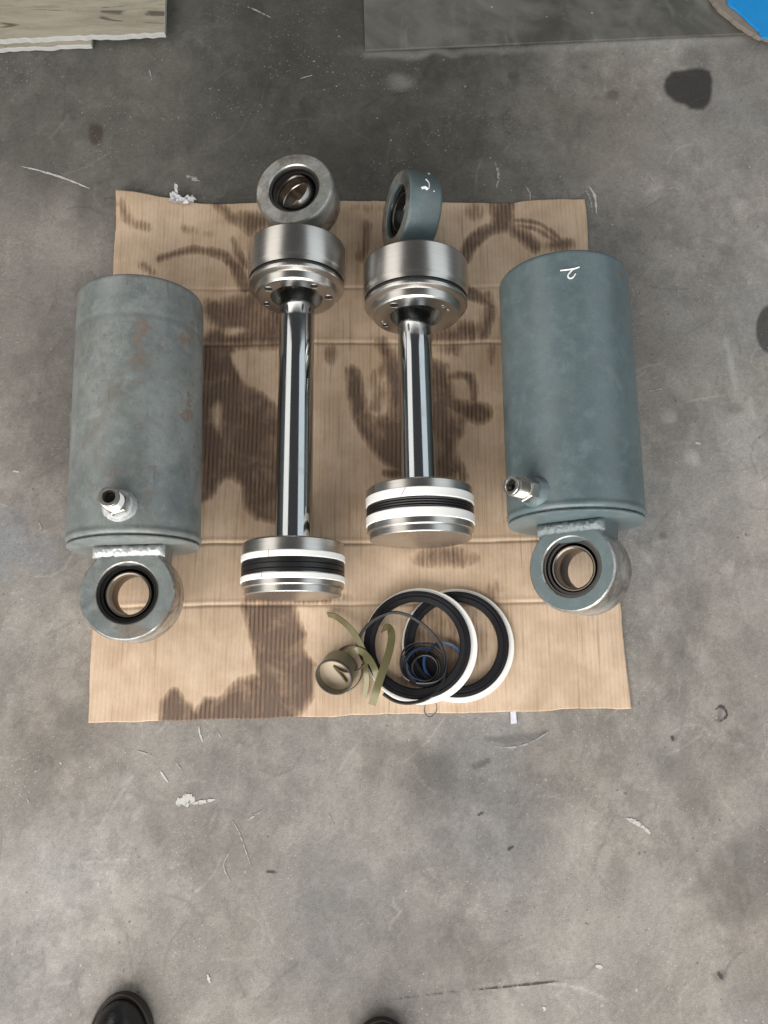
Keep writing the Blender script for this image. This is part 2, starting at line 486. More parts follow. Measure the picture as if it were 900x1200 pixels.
MAT = dict(
    concrete=concrete(), card=cardboard(),
    paint_worn=machine_paint('worn_grey_blue_paint', (0.126, 0.148, 0.148), (0.196, 0.214, 0.208), 1.0),
    paint=machine_paint('grey_blue_paint', (0.084, 0.118, 0.127), (0.110, 0.149, 0.158), 0.3),
    steel=turned_steel('turned_steel', (0.52, 0.505, 0.48), 0.28), steel_dull=turned_steel('oily_turned_steel', (0.50, 0.47, 0.43), 0.33, 1, 1.0),
    bore=turned_steel('bearing_steel', (0.17, 0.15, 0.13), 0.32, 2, 0.8, 500),
    race=plain('dark_bearing_race', (0.07, 0.066, 0.062), 0.32, 0.7),
    gap=plain('black_gap_and_hole_shade', (0.014, 0.013, 0.012), 0.28),  # near-black for gaps; the shade inside holes is put into this colour
    ball_light=turned_steel('oily_ball_steel', (0.34, 0.33, 0.31), 0.26, 2, 0.8, 500),
    edge_steel=worn_steel(),
    chrome=chrome(),
    zinc=plain('zinc_plated_fitting', (0.62, 0.60, 0.56), 0.30, 1.0, 0.2, 90, 0.1),
    weld=weld_mat('bright_weld', (0.47, 0.485, 0.49), 0.30, 0.48),
    weld_dark=weld_mat('dirty_weld_groove', (0.06, 0.065, 0.065), 0.0, 0.6),
    weld_painted=weld_mat('painted_weld', (0.165, 0.195, 0.205), 0.0, 0.5),
    ptfe=plain('white_guide_band', (0.83, 0.83, 0.81), 0.42, 0, 0.04, 30, 0.05),
    ptfe_grey=plain('pale_seal_ring', (0.82, 0.80, 0.765), 0.45, 0, 0.08, 30, 0.05),
    rubber=plain('black_rubber', (0.008, 0.008, 0.009), 0.45, 0, 0.3, 80, 0.1),
    rubber_lip=plain('oily_black_lip', (0.006, 0.006, 0.008), 0.5, 0, 0.4, 80, 0.15, 0.28),
    rubber_grey=plain('dark_seal_rubber', (0.010, 0.010, 0.012), 0.36, 0, 0.3, 80, 0.1),
    bronze=plain('bronze_filled_strip', (0.132, 0.120, 0.058), 0.27, 0.25, 0.18, 40, 0.06),
    bronze_dark=plain('olive_strip_roll', (0.145, 0.128, 0.082), 0.38, 0.1, 0.2, 40, 0.06),
    tape_film=plain('tan_tape_film', (0.36, 0.29, 0.20), 0.5, 0, 0.25, 50, 0.2),
    blue=plain('blue_polyurethane', (0.012, 0.055, 0.17), 0.32, 0, 0.2, 40, 0.05),
    blue_sheet=plain('bright_blue_plastic', (0.0, 0.235, 0.60), 0.5, 0, 0.22, 40, 0.2),
    felt=plain('brown_felt', (0.185, 0.16, 0.135), 0.95, 0, 0.6, 70, 0.8),
    plate=plate_mat(),
    board=board_mat(),
    board_edge=plain('chalky_board_edge', (0.37, 0.37, 0.36), 0.9, 0, 0.25, 90, 0.5),
    plastic=plain('clear_plastic_scrap', (0.55, 0.55, 0.57), 0.25, 0, 0.2, 60, 0.1),
    paper=plain('white_paper', (0.52, 0.52, 0.58), 0.8, 0, 0.05, 60, 0.05),
    chalk=plain('white_paint_pen', (0.85, 0.86, 0.84), 0.7, 0, 0.06, 200, 0.1),
    leather=leather_mat(),
    sole=plain('dark_brown_sole', (0.028, 0.022, 0.018), 0.6, 0, 0.3, 90, 0.3),
    white_scuff=scuff_mat('white_scuff', (0.45, 0.44, 0.42), 0.72),
    faint_scuff=scuff_mat('faint_scuff', (0.31, 0.305, 0.29), 0.56),
    joint_dirt=scuff_mat('joint_dirt', (0.13, 0.125, 0.12), 0.34),
    dark_scuff=scuff_mat('dark_scuff', (0.055, 0.05, 0.045), 0.62),
)

# ------------------------------------------------------------------ floor
def build_floor():
    def axis(lo, hi, step, far0, far1):
        mid = np.arange(lo, hi, step)
        a = lo - np.geomspace(step * 3, lo - far0, 14)[::-1]
        b = mid[-1] + np.geomspace(step * 3, far1 - mid[-1], 14)
        return np.concatenate([a, mid, b])
    X, Y = np.meshgrid(axis(-0.95, 0.95, 0.0033, -6, 6), axis(-0.70, 1.72, 0.0033, -6, 6))
    P = np.stack([X, Y, np.zeros_like(X)], -1)
    d = np.maximum(Y * ST + CAM_H * CT, 0.4)
    px = np.stack([450 + FPX * X / d, 600 - FPX * (Y * CT - CAM_H * ST) / d], -1)
    n1 = fbm(X * 2.2, Y * 2.2, 5, 1); n2 = fbm(X * 7, Y * 7, 5, 7); n3 = fbm(X * 3.1, Y * 3.1, 4, 21)
    wob = (fbm(X * 14, Y * 14, 4, 33) - 0.5)
    pw = px + np.stack([wob * 60, (fbm(X * 14, Y * 14, 4, 40) - 0.5) * 60], -1)
    lum = 0.203 * (0.70 + 0.60 * n1) * (0.84 + 0.32 * n2)
    # worn pale skin, ground-in dirt, grit
    for f1, f2, sd_, amt in ((13, 3.0, 201, 0.20), (26, 4.5, 231, 0.16), (48, 6.0, 261, 0.16), (10, 2.6, 301, -0.20), (22, 4.0, 331, -0.16), (44, 5.0, 361, -0.15)):
        m_ = sstep(0.50, 0.60, fbm(X * f1, Y * f1 * 0.8, 5, sd_)) * sstep(0.40, 0.62, fbm(X * f2, Y * f2, 3, sd_ + 11))
        lum = lum * (1 + 0.72 * amt * m_)
    lum = lum * (1 + 0.16 * (np.random.RandomState(3).rand(*X.shape) - 0.5) + 0.14 * (fbm(X * 120, Y * 120, 2, 401) - 0.5))
    # fine drag marks in every direction
    rs = np.random.RandomState(8)
    xs_, ys_ = X[0], Y[:, 0]
    for i in range(420):
        cx, cy = rs.uniform(-0.9, 0.9), rs.uniform(-0.68, 1.68)
        ang = rs.normal(0.9, 0.9); ln = rs.uniform(0.008, 0.06) * (1.8 if i % 17 == 0 else 1.0); bend = rs.normal(0, 0.25)
        pts = [(cx + math.cos(ang + bend * t) * ln * t, cy + math.sin(ang + bend * t) * ln * t) for t in (-1, -0.4, 0.2, 1)]
        i0, i1 = np.searchsorted(xs_, cx - ln - 0.02), np.searchsorted(xs_, cx + ln + 0.02)
        j0, j1 = np.searchsorted(ys_, cy - ln - 0.02), np.searchsorted(ys_, cy + ln + 0.02)
        sub = np.stack([X[j0:j1, i0:i1], Y[j0:j1, i0:i1]], -1)
        lum[j0:j1, i0:i1] *= 1 + rs.choice([0.34, 0.22, 0.14, -0.16, -0.24]) * sstep(-0.0024, 0.0012, sd_line(sub, pts, rs.uniform(0.0003, 0.0016)))
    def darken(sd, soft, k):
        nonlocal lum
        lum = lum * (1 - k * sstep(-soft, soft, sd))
    # far-left stain with light falloff painted in; scattered blotches, some a painted shadow
    darken(sd_poly(pw, [(-400, -900), (560, -900), (640, 40), (600, 170), (560, 300), (250, 320), (150, 260), (-400, 200)]), 70, 0.44)
    darken(sd_poly(pw, [(200, -300), (560, -300), (560, 240), (330, 250), (250, 120)]), 60, 0.30)
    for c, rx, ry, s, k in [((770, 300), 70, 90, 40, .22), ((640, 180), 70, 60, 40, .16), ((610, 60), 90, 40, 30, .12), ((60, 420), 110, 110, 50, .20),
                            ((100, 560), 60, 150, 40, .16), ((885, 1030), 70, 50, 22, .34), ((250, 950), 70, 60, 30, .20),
                            ((440, 1130), 130, 110, 55, .24), ((560, 950), 90, 110, 40, .20), ((40, 900), 80, 80, 40, .14), ((800, 1180), 120, 40, 40, .10),  # near blotches hold the standing person's soft shadow, put into the colour
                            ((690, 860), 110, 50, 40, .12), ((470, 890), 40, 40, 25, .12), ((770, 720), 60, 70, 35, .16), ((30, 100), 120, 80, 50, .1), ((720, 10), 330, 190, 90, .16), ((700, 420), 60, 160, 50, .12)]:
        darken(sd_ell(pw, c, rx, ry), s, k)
    for c, rx, ry, s, k in [((870, 560), 60, 120, 40, -.20), ((700, 1040), 150, 70, 60, -.10), ((330, 1010), 110, 80, 50, -.10), ((70, 1080), 120, 110, 60, -.10),
                            ((830, 220), 80, 120, 50, -.16), ((40, 690), 60, 120, 40, -.12), ((690, 190), 40, 50, 25, -.12), ((120, 260), 90, 50, 35, -.15), ((740, 90), 60, 30, 20, -.12)]:
        darken(sd_ell(pw, c, rx, ry), s, k)
    warm = (n3 - 0.5) * 0.16
    col = np.stack([lum * (1.045 + warm * 0.8), lum * (0.975 - warm * 0.05), lum * (0.895 - warm * 0.8)], -1)
    # olive cast of the stained far floor, bluish smear on the left, ochre patch on the right
    def tint(sd, soft, k, t):
        nonlocal col
        f = (k * sstep(-soft, soft, sd))[..., None]
        col = col * (1 - f) + f * col.mean(-1, keepdims=True) * np.array(t)
    tint(sd_ell(pw, (300, 40), 420, 240), 90, .8, (1.03, 1.01, .86))
    tint(sd_ell(pw, (30, 420), 160, 190), 80, .85, (1.075, .985, .90))
    tint(sd_ell(pw, (20, 640), 60, 30), 20, .7, (.97, 1.05, 1.16))
    tint(sd_ell(pw, (890, 450), 50, 40), 25, .6, (1.08, 1.03, .86))
    tint(sd_ell(pw, (60, 470), 110, 150), 50, .8, (1.07, .98, .90))
    # fresh spots with sharper edges
    def spot(sd, soft, k, c=(0.026, 0.023, 0.023)):
        nonlocal col
        f = (k * sstep(-soft, soft, sd))[..., None]
        col = col * (1 - f) + f * np.array(c)
    p2 = px + np.stack([wob * 9, (fbm(X * 22, Y * 22, 2, 50) - 0.5) * 9], -1)
    spot(sd_poly(px + np.stack([wob * 14, wob * 10], -1), [(779, 92), (787, 81), (803, 78), (822, 79), (833, 84), (835, 100), (832, 118), (824, 128), (811, 129), (801, 122), (790, 119), (780, 110), (777, 101)]), 3.0, .92)
    spot(sd_ell(p2, (812, 70), 20, 14), 6, .25)
    spot(sd_ell(px, (902, 386), 16, 28), 1.6, .80)
    spot(sd_ell(p2, (113, 157), 9, 11), 3, .80, (0.05, 0.038, 0.03))
    spot(sd_ell(p2, (118, 148), 24, 18), 10, .22, (0.05, 0.038, 0.03))
    spot(sd_line(p2, [(570, 867), (598, 869), (622, 865), (640, 856)], [3, 5, 4, 2]), 2, .55, (0.08, 0.075, 0.072))
    spot(sd_line(p2, [(556, 900), (570, 892)], 4), 2, .6, (0.06, 0.055, 0.052))
    spot(sd_line(p2, [(842, 845), (846, 830)], 3), 2, .5, (0.07, 0.065, 0.06))
    spot(sd_ell(p2, (845, 1143), 8, 7), 3, .5, (0.08, 0.075, 0.08))
    spot(sd_ell(p2, (860, 480), 9, 5), 3, .45, (0.10, 0.085, 0.075))
    for c, rx, ry in [((717, 30), 4, 3), ((595, 66), 4, 3), ((603, 90), 6, 4), ((685, 78), 4, 3), ((717, 114), 8, 6), ((777, 626), 5, 5), ((788, 865), 3, 3)]:
        spot(sd_ell(p2, c, rx, ry), 2.5, .5, (0.06, 0.055, 0.05))
    spot(sd_ell(px + np.stack([wob * 40, wob * -30], -1), (811, 539), 9, 10), 5, .42, (0.50, 0.49, 0.47))
    spot(sd_ell(p2, (784, 489), 9, 7), 4, .35, (0.45, 0.44, 0.42))
    spot(sd_ell(p2, (468, 97), 14, 9), 6, .35, (0.34, 0.335, 0.31))
    spot(sd_ell(p2, (480, 60), 60, 6), 5, .3, (0.25, 0.245, 0.225))
    spot(sd_line(p2, [(430, 66), (640, 56), (870, 46)], 4), 4, .28, (0.30, 0.30, 0.28))
    spot(sd_line(p2, [(852, 400), (856, 425), (861, 456)], 3), 2.5, .4, (0.42, 0.41, 0.40))
    spot(sd_line(p2, [(877, 470), (880, 490)], 2.5), 2.5, .35, (0.42, 0.41, 0.39))
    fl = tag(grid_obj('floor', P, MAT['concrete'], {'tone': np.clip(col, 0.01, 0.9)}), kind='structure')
    # paint scuffs, scratches and cracks: thin flakes lying on the concrete
    def scuff(pts, w, m, z=0.0012, name='scuff'):
        P3 = [at(x, y, z) for x, y in pts]
        C = catmull(P3, 7); N = len(C); L = []; Rr = []
        for i, p in enumerate(C):
            t = (C[min(i + 1, N - 1)] - C[max(i - 1, 0)]).normalized()
            s = Vector((-t.y, t.x, 0)); k = math.sin(math.pi * (i + 0.7) / (N + 0.4)) ** 0.5
            ww = w / 620.0 * k * random.uniform(0.55, 1.25) / 2
            L.append(p + s * ww); Rr.append(p - s * ww * random.uniform(0.7, 1.2))
        V = L + Rr; Fc = [(i, i + 1, N + i + 1, N + i) for i in range(N - 1)]
        mesh_obj(name, V, Fc, MAT[m], fl, smooth=False)
    for pts, w, m in [
        ([(25, 195), (50, 201), (78, 210), (105, 221)], 3.0, 'white_scuff'),
        ([(580, 190), (584, 204), (582, 221)], 4, 'faint_scuff'), ([(615, 217), (621, 226), (621, 238)], 3, 'faint_scuff'),
        ([(690, 218), (697, 230), (699, 250)], 4, 'white_scuff'), ([(686, 222), (692, 234), (694, 249)], 2.5, 'faint_scuff'),
        ([(758, 203), (764, 209), (762, 217)], 3, 'faint_scuff'), ([(784, 221), (790, 220), (798, 223)], 3, 'faint_scuff'),
        ([(290, 8), (300, 12), (318, 21)], 3, 'faint_scuff'), ([(233, 851), (234, 860), (238, 870)], 2.2, 'white_scuff'),
        ([(188, 904), (192, 910), (197, 917)], 2.6, 'white_scuff'), ([(206, 893), (210, 899), (214, 905)], 2.4, 'faint_scuff'),
        ([(206, 941), (214, 939), (222, 937), (228, 940)], 13, 'white_scuff'), ([(224, 942), (236, 940), (252, 937)], 4, 'white_scuff'),
        ([(290, 961), (300, 955), (310, 948)], 2.5, 'faint_scuff'), ([(272, 962), (280, 975), (287, 995), (295, 1018)], 1.6, 'faint_scuff'),
        ([(734, 959), (743, 963), (752, 968), (762, 977)], 6, 'white_scuff'), ([(776, 985), (780, 992)], 3, 'faint_scuff'),
        ([(31, 935), (36, 944)], 2, 'faint_scuff'), ([(40, 905), (47, 901)], 2, 'faint_scuff'), ([(243, 1142), (246, 1152)], 3, 'white_scuff'),
        ([(636, 1180), (639, 1184)], 5, 'white_scuff'), ([(698, 1132), (706, 1134)], 4, 'white_scuff'),
        ([(760, 458), (770, 457), (780, 453)], 3, 'faint_scuff'), ([(815, 519), (821, 520)], 4, 'white_scuff'),
        ([(312, 1022), (318, 1022), (325, 1023)], 3, 'dark_scuff'), ([(595, 996), (602, 992)], 3, 'dark_scuff'), ([(560, 956), (567, 952)], 3, 'dark_scuff'),
        ([(575, 874), (600, 876), (622, 870), (644, 857)], 2.2, 'faint_scuff'),
        ([(842, 1140), (847, 1148)], 4, 'dark_scuff'), ([(787, 862), (789, 868)], 4, 'dark_scuff'),
        ([(838, 832), (846, 828), (852, 838), (844, 846)], 3, 'dark_scuff'),
        ([(15, 552), (22, 553)], 3, 'white_scuff'), ([(218, 206), (226, 209), (234, 212)], 6, 'faint_scuff'),
        ([(45, 612), (48, 618), (44, 622)], 2.5, 'faint_scuff'), ([(790, 540), (795, 545)], 3, 'faint_scuff'),
        ([(268, 1000), (262, 1015), (270, 1034)], 2, 'faint_scuff'),
        ([(385, 955), (391, 968)], 2, 'faint_scuff'), ([(160, 880), (178, 886)], 2.5, 'faint_scuff'), ([(255, 858), (260, 866)], 2.5, 'faint_scuff'),
        ([(890, 452), (897, 455)], 4, 'faint_scuff'), ([(352, 92), (366, 88)], 2, 'faint_scuff'), ([(175, 82), (178, 94)], 2, 'faint_scuff'),
    ]:
        scuff(pts, w, m)
    scuff([(560, 1160), (610, 1155), (655, 1150)], 2.0, 'dark_scuff', name='floor_joint')
    scuff([(450, 1173), (500, 1167), (560, 1160)], 1.6, 'joint_dirt', name='floor_joint')
    return fl

floor = build_floor()

def prism(name, outline, z0, z1, m, parent=None, bev=0.002, top=None):
    """slab with an outline in world XY"""
    me = bpy.data.meshes.new(name); bm = bmesh.new()
    f = bm.faces.new([bm.verts.new((x, y, z0)) for x, y in outline])
    r = bmesh.ops.extrude_face_region(bm, geom=[f])
    for v in r['geom']:
        if isinstance(v, bmesh.types.BMVert): v.co.z = z1
    bmesh.ops.recalc_face_normals(bm, faces=bm.faces)
    if bev: bmesh.ops.bevel(bm, geom=[e for e in bm.edges], offset=bev, segments=2, affect='EDGES', profile=0.5)
    if top is not None:
        me.materials.append(m); me.materials.append(top)
        for f in bm.faces:
            if f.normal.z > 0.9 and f.calc_center_median().z > z1 - 1e-4: f.material_index = 1
        bm.to_mesh(me); bm.free()
        return new_obj(name, me, None, parent)
    bm.to_mesh(me); bm.free()
    return new_obj(name, me, m, parent)

def ragged(p, q, n, amp):
    p, q = Vector(p[:2]), Vector(q[:2]); d = (q - p); s = Vector((-d.y, d.x)).normalized()
    return [tuple(p + d * (i / n) + s * random.uniform(-amp, amp) * (0 < i < n)) for i in range(n)]

# dark plate let into the far floor
a, b = at(428, 61.5), at(872, 42)
pl = prism('floor_plate', [(a.x, a.y), (b.x, b.y), (b.x + 0.05, b.y + 1.0), (a.x - 0.03, a.y + 1.0)], 0.0015, 0.007, MAT['plate'], bev=0.0012)
tag(pl, 'dark olive grey flat plate lying on the floor at the top of the picture', 'plate')

# two boards at the far left
c0, c1 = at(193, 38.5, 0.026), at(-120, 51, 0.026)
o = ragged(c1, c0, 40, 0.0025) + ragged(c0, (c0.x - 0.012, c0.y + 0.5), 12, 0.002) + [(c0.x - 0.012, c0.y + 0.5), (c1.x, c1.y + 0.5)]
bd = prism('board', o, 0.0125, 0.026, MAT['board_edge'], bev=0.0012, top=MAT['board'])
tag(bd, 'tan scratched board with a chalky white edge, upper of the two stacked', 'board', 'boards stacked on the floor')
c0, c1 = at(107, 53, 0.011), at(-120, 63, 0.011)
o = ragged(c1, c0, 30, 0.002) + [(c0.x, c0.y), (c0.x + 0.004, c0.y + 0.45), (c1.x, c1.y + 0.45)]
bd = prism('board', o, 0.001, 0.0122, MAT['board_edge'], bev=0.0012, top=MAT['board'])
tag(bd, 'shorter white edged board sticking out under the tan scratched board', 'board', 'boards stacked on the floor')

# blue sheet on brown felt, far right
mt = empty('floor_mat', at(900, 20))
p = [at(818, -8), at(838, 18), at(862, 38), at(884, 51), at(908, 56)]
o = []
for i in range(len(p) - 1): o += ragged(p[i], p[i + 1], 7, 0.002)
o += [(p[-1].x + 0.3, p[-1].y - 0.02), (p[-1].x + 0.3, p[0].y + 0.5), (p[0].x - 0.05, p[0].y + 0.5)]
pt = prism('felt_backing', o, 0.009, 0.020, MAT['felt'], mt, bev=0.002)
p = [at(850, -8, .024), at(853, 4, .024), at(873, 21, .024), at(889, 36, .024), at(893, 44, .024), at(910, 45, .024)]
o = []
for i in range(len(p) - 1): o += ragged(p[i], p[i + 1], 5, 0.0015)
o += [(p[-1].x + 0.28, p[-1].y), (p[-1].x + 0.28, p[0].y + 0.48), (p[0].x - 0.02, p[0].y + 0.48)]
bs = prism('blue_sheet', o, 0.0205, 0.0245, MAT['blue_sheet'], mt, bev=0.001)
for c in (pt, bs):
    c.matrix_parent_inverse = Matrix.Translation(mt.location).inverted()
tag(mt, 'bright blue sheet on ragged brown felt in the far right corner', 'mat')

# ------------------------------------------------------------------ flattened cardboard
CT_Z = 0.005
def build_cardboard():
    nx, ny = 350, 520
    s, t = np.meshgrid(np.linspace(0, 1, nx), np.linspace(0, 1, ny))
    TL, TR, BR, BL = [np.array(at(*p)[:2]) for p in ((139, 229), (684, 234), (738, 829), (104, 847))]
    XY = ((1 - s) * (1 - t))[..., None] * BL + (s * (1 - t))[..., None] * BR + (s * t)[..., None] * TR + ((1 - s) * t)[..., None] * TL
    X, Y = XY[..., 0].copy(), XY[..., 1].copy()
    # edges are not ruler straight: the far edge sags after the left corner, the others ripple
    Y -= 0.022 * np.exp(-((s - 0.22) / 0.13) ** 2) * sstep(0.90, 1.0, t) + 0.012 * sstep(0.25, 0.5, s) * (1 - sstep(0.8, 1, s)) * sstep(0.90, 1, t)
    Y += 0.0035 * (fbm(s * 16, s * 0, 4, 3) - 0.5) * 2 * (sstep(0.97, 1, t) + (1 - sstep(0, 0.03, t)))
    X += 0.004 * (fbm(t * 14, t * 0, 4, 9) - 0.5) * 2 * (sstep(0.97, 1, s) + (1 - sstep(0, 0.03, s)))
    Z = np.full_like(X, CT_Z)
    Z += 0.0018 * (fbm(X * 5, Y * 5, 3, 14) - 0.5)
    px = to_px(np.stack([X, Y, Z], -1))
    crease = np.zeros_like(X)
    wob = (fbm(X * 9, Y * 3, 3, 61) - 0.5) * 3
    def fold(line, depth, ridge, k):
        nonlocal Z, crease
        xs, ys = zip(*line)
        d = px[..., 1] + wob - np.interp(px[..., 0], xs, ys)
        Z += -depth * np.exp(-(d / 1.5) ** 2) + 0.45 * ridge * np.exp(-((d + 4.2) / 2.4) ** 2)
        crease = np.where(np.abs(d) < 9, k * np.exp(-((d + 3.2) / 1.5) ** 2) - k * (0.4 + 0.6 * sstep(0.35, 0.6, fbm(X * 12, Y * 4, 3, 44))) * np.exp(-(d / 1.1) ** 2), crease)
    fold([(100, 341), (290, 339), (420, 338), (700, 335)], 0.0014, 0.0010, .45)
    fold([(100, 407), (330, 403), (430, 403), (700, 401)], 0.0018, 0.0018, .9)
    fold([(100, 643), (260, 637), (430, 637), (740, 631)], 0.0018, 0.0018, .9)
    fold([(100, 713), (260, 710), (430, 709), (740, 704)], 0.0018, 0.0016, .8)
    d = px[..., 0] - np.interp(px[..., 1], [230, 850], [211, 192])
    Z += -0.0008 * np.exp(-(d / 1.4) ** 2)
    d = px[..., 0] - np.interp(px[..., 1], [230, 850], [368, 362])
    Z += -0.0004 * np.exp(-(d / 1.6) ** 2)
    # lifted far-left corner, buckled near edge
    Z += 0.016 * (1 - sstep(0, 0.16, s)) * sstep(0.86, 1, t) ** 2
    Z += 0.004 * sstep(0.55, 1, fbm(s * 7, t * 2, 2, 71)) * (1 - sstep(0, 0.05, t))
    w1 = (fbm(X * 22, Y * 18, 3, 81) - 0.5) * 6; w2 = (fbm(X * 22, Y * 20, 3, 91) - 0.5) * 6
    q = px + np.stack([w1, w2], -1)
    st = np.zeros_like(X)
    def oil(sd, k=1.0, soft=4.0):
        nonlocal st
        st = np.maximum(st, k * sstep(-soft * 2.1, soft * 1.8, sd))
    def dry(sd, k=1.0, soft=4.0):
        nonlocal st
        st = st * (1 - k * sstep(-soft, soft, sd))
    # between the left barrel and the long rod
    oil(sd_poly(q, [(236, 398), (272, 404), (284, 446), (300, 456), (322, 474), (332, 488), (332, 612), (300, 608), (287, 593), (283, 572), (272, 556), (260, 562), (252, 578), (236, 588)]), .95)
    oil(sd_poly(q, [(243, 352), (262, 352), (300, 342), (332, 352), (332, 406), (236, 408), (238, 392), (256, 384), (246, 372)]), .75, 6)
    oil(sd_ell(q, (252, 361), 10, 10), .9)
    oil(sd_line(q, [(252, 361), (280, 372), (325, 376)], [8, 7, 8]), .8)
    oil(sd_line(q, [(240, 398), (290, 396), (330, 394)], 5), .85)
    dry(sd_ell(q, (274, 387), 13, 5), .8); dry(sd_poly(q, [(270, 414), (300, 410), (312, 440), (304, 456), (286, 452)]), .85, 6)
    dry(sd_ell(q, (254, 486), 8, 18), .75, 6); dry(sd_ell(q, (262, 580), 14, 20), .5, 8)
    # ring print and smears at the far left
    oil(sd_line(q, [(187, 303), (209, 296), (231, 292), (249, 294), (265, 301), (276, 313), (282, 324), (288, 337)], [2, 2.5, 3, 4, 4.5, 5, 5.5, 6]), .9, 3)
    oil(sd_line(q, [(273, 282), (279, 296), (286, 312)], [3, 4, 4]), .62, 3)
    oil(sd_line(q, [(166, 309), (172, 313), (178, 320)], 3), .6, 4)
    oil(sd_line(q, [(253, 238), (262, 246), (272, 256)], [3, 4, 5]), .85, 4)
    oil(sd_poly(q, [(270, 252), (284, 249), (312, 252), (314, 264), (294, 275), (276, 262)]), .85, 5)
    oil(sd_line(q, [(143, 243), (150, 254), (158, 262), (174, 266)], [4, 5, 3, 2]), .58, 5)
    oil(sd_line(q, [(216, 268), (230, 270), (246, 273)], 2.5), .45, 5)
    # far middle
    oil(sd_line(q, [(429, 263), (427, 280), (425, 302)], [4, 4, 5]), .7, 4)
    oil(sd_ell(q, (440, 244), 26, 5), .35, 5)
    # far right: stem, arcs
    oil(sd_poly(q, [(574, 236), (602, 236), (600, 270), (578, 270)]), .9, 4)
    oil(sd_line(q, [(590, 266), (573, 269), (560, 277), (551, 288), (545, 302)], [6, 6.5, 6.5, 6, 6]), .9, 3)
    oil(sd_line(q, [(594, 264), (610, 275), (628, 290)], [6, 6, 5]), .85, 4)
    oil(sd_line(q, [(602, 257), (617, 259), (632, 263), (643, 269), (654, 279), (664, 289)], 1.6), .75, 2)
    oil(sd_line(q, [(608, 264), (622, 267), (636, 273), (647, 281), (656, 289)], 1.8), .75, 2)
    oil(sd_line(q, [(646, 289), (668, 287)], 5), .7, 4)
    oil(sd_ell(q, (556, 246), 10, 10), .45, 6)
    oil(sd_line(q, [(546, 341), (562, 348), (577, 360)], [5, 5, 2]), .85, 3)
    oil(sd_line(q, [(572, 346), (574, 366), (571, 380), (567, 393)], [4, 5, 5, 4]), .66, 4)
    oil(sd_ell(q, (548, 388), 13, 11), .66, 5); oil(sd_ell(q, (532, 392), 26, 7), .62, 5)
    oil(sd_ell(q, (528, 410), 10, 5), .6, 5); oil(sd_ell(q, (577, 415), 4, 8), .5, 4)
    # round the short rod
    oil(sd_line(q, [(413, 436), (417, 460), (424, 487), (437, 511), (453, 529), (470, 541)], [6, 7.5, 8, 10, 11, 10]), .9, 4)
    oil(sd_line(q, [(448, 404), (461, 428), (467, 460), (467, 500), (468, 530)], [5, 8, 9, 10, 10]), .85, 5)
    oil(sd_poly(q, [(438, 496), (452, 488), (474, 500), (474, 545), (455, 535)]), .85, 5)
    oil(sd_line(q, [(441, 478), (445, 462), (440, 446), (448, 430)], [6, 7, 5, 4]), .46, 6)
    oil(sd_poly(q, [(504, 424), (520, 430), (526, 444), (532, 465), (526, 481), (534, 500), (531, 529), (542, 551), (531, 561), (504, 560)]), .92, 5)
    oil(sd_line(q, [(526, 473), (545, 480), (563, 484)], [8, 7, 11]), .9, 4)
    oil(sd_line(q, [(524, 442), (540, 438), (552, 442), (557, 454), (556, 470)], [4, 3.5, 3.5, 3.5, 3]), .72, 3)
    oil(sd_line(q, [(541, 492), (535, 508)], 5), .6, 4)
    oil(sd_ell(q, (464, 555), 10, 5), .95, 3)
    oil(sd_line(q, [(532, 540), (542, 560)], 5), .7, 4)
    oil(sd_ell(q, (389, 416), 6, 9), .6, 4)
    oil(sd_ell(q, (521, 653), 28, 10), .72, 5)
    oil(sd_ell(q, (580, 690), 12, 12), .3, 6)
    # near: big run towards the front edge
    oil(sd_poly(q, [(284, 708), (341, 708), (357, 745), (353, 760), (368, 779), (364, 816), (346, 845), (188, 850), (190, 824), (205, 809), (220, 824), (231, 835), (242, 818), (261, 820), (280, 798), (303, 790), (299, 764)]), .92, 4)
    oil(sd_line(q, [(291, 702), (340, 703), (382, 704)], 4), .62, 4)
    oil(sd_ell(q, (540, 748), 34, 36), .34, 12); oil(sd_ell(q, (508, 735), 24, 26), .42, 10); oil(sd_ell(q, (497, 775), 30, 30), .5, 10)
    oil(sd_ell(q, (392, 700), 22, 5), .4, 4)
    st = np.clip(st * (0.62 + 0.80 * fbm(X * 16, Y * 9, 4, 120)), 0, 1)
    P = np.stack([X, Y, Z], -1)
    o = grid_obj('flattened_cardboard', P, MAT['card'], {'stain': st, 'crease': crease}, skirt=0.0012)
    tag(o, 'oil stained flattened brown corrugated cardboard under the cylinder parts', 'cardboard')
    return o
build_cardboard()

# ------------------------------------------------------------------ hydraulic parts
def TR(x, y, z): return Matrix.Translation((x, y, z))
def RY(a): return Matrix.Rotation(a, 4, 'Y')
def RX(a): return Matrix.Rotation(a, 4, 'X')
def RZ(a): return Matrix.Rotation(a, 4, 'Z')

def rough_fn(amp, seed, fr=30.0):
    def fn(r, h, a):
        k = float(vnoise(np.array(a * fr / 6.28 * 6), np.array(h * 900), seed)) - 0.5
        return r + amp * k, h + amp * 0.6 * (float(vnoise(np.array(a * fr), np.array(r * 50), seed + 3)) - 0.5), a
    return fn

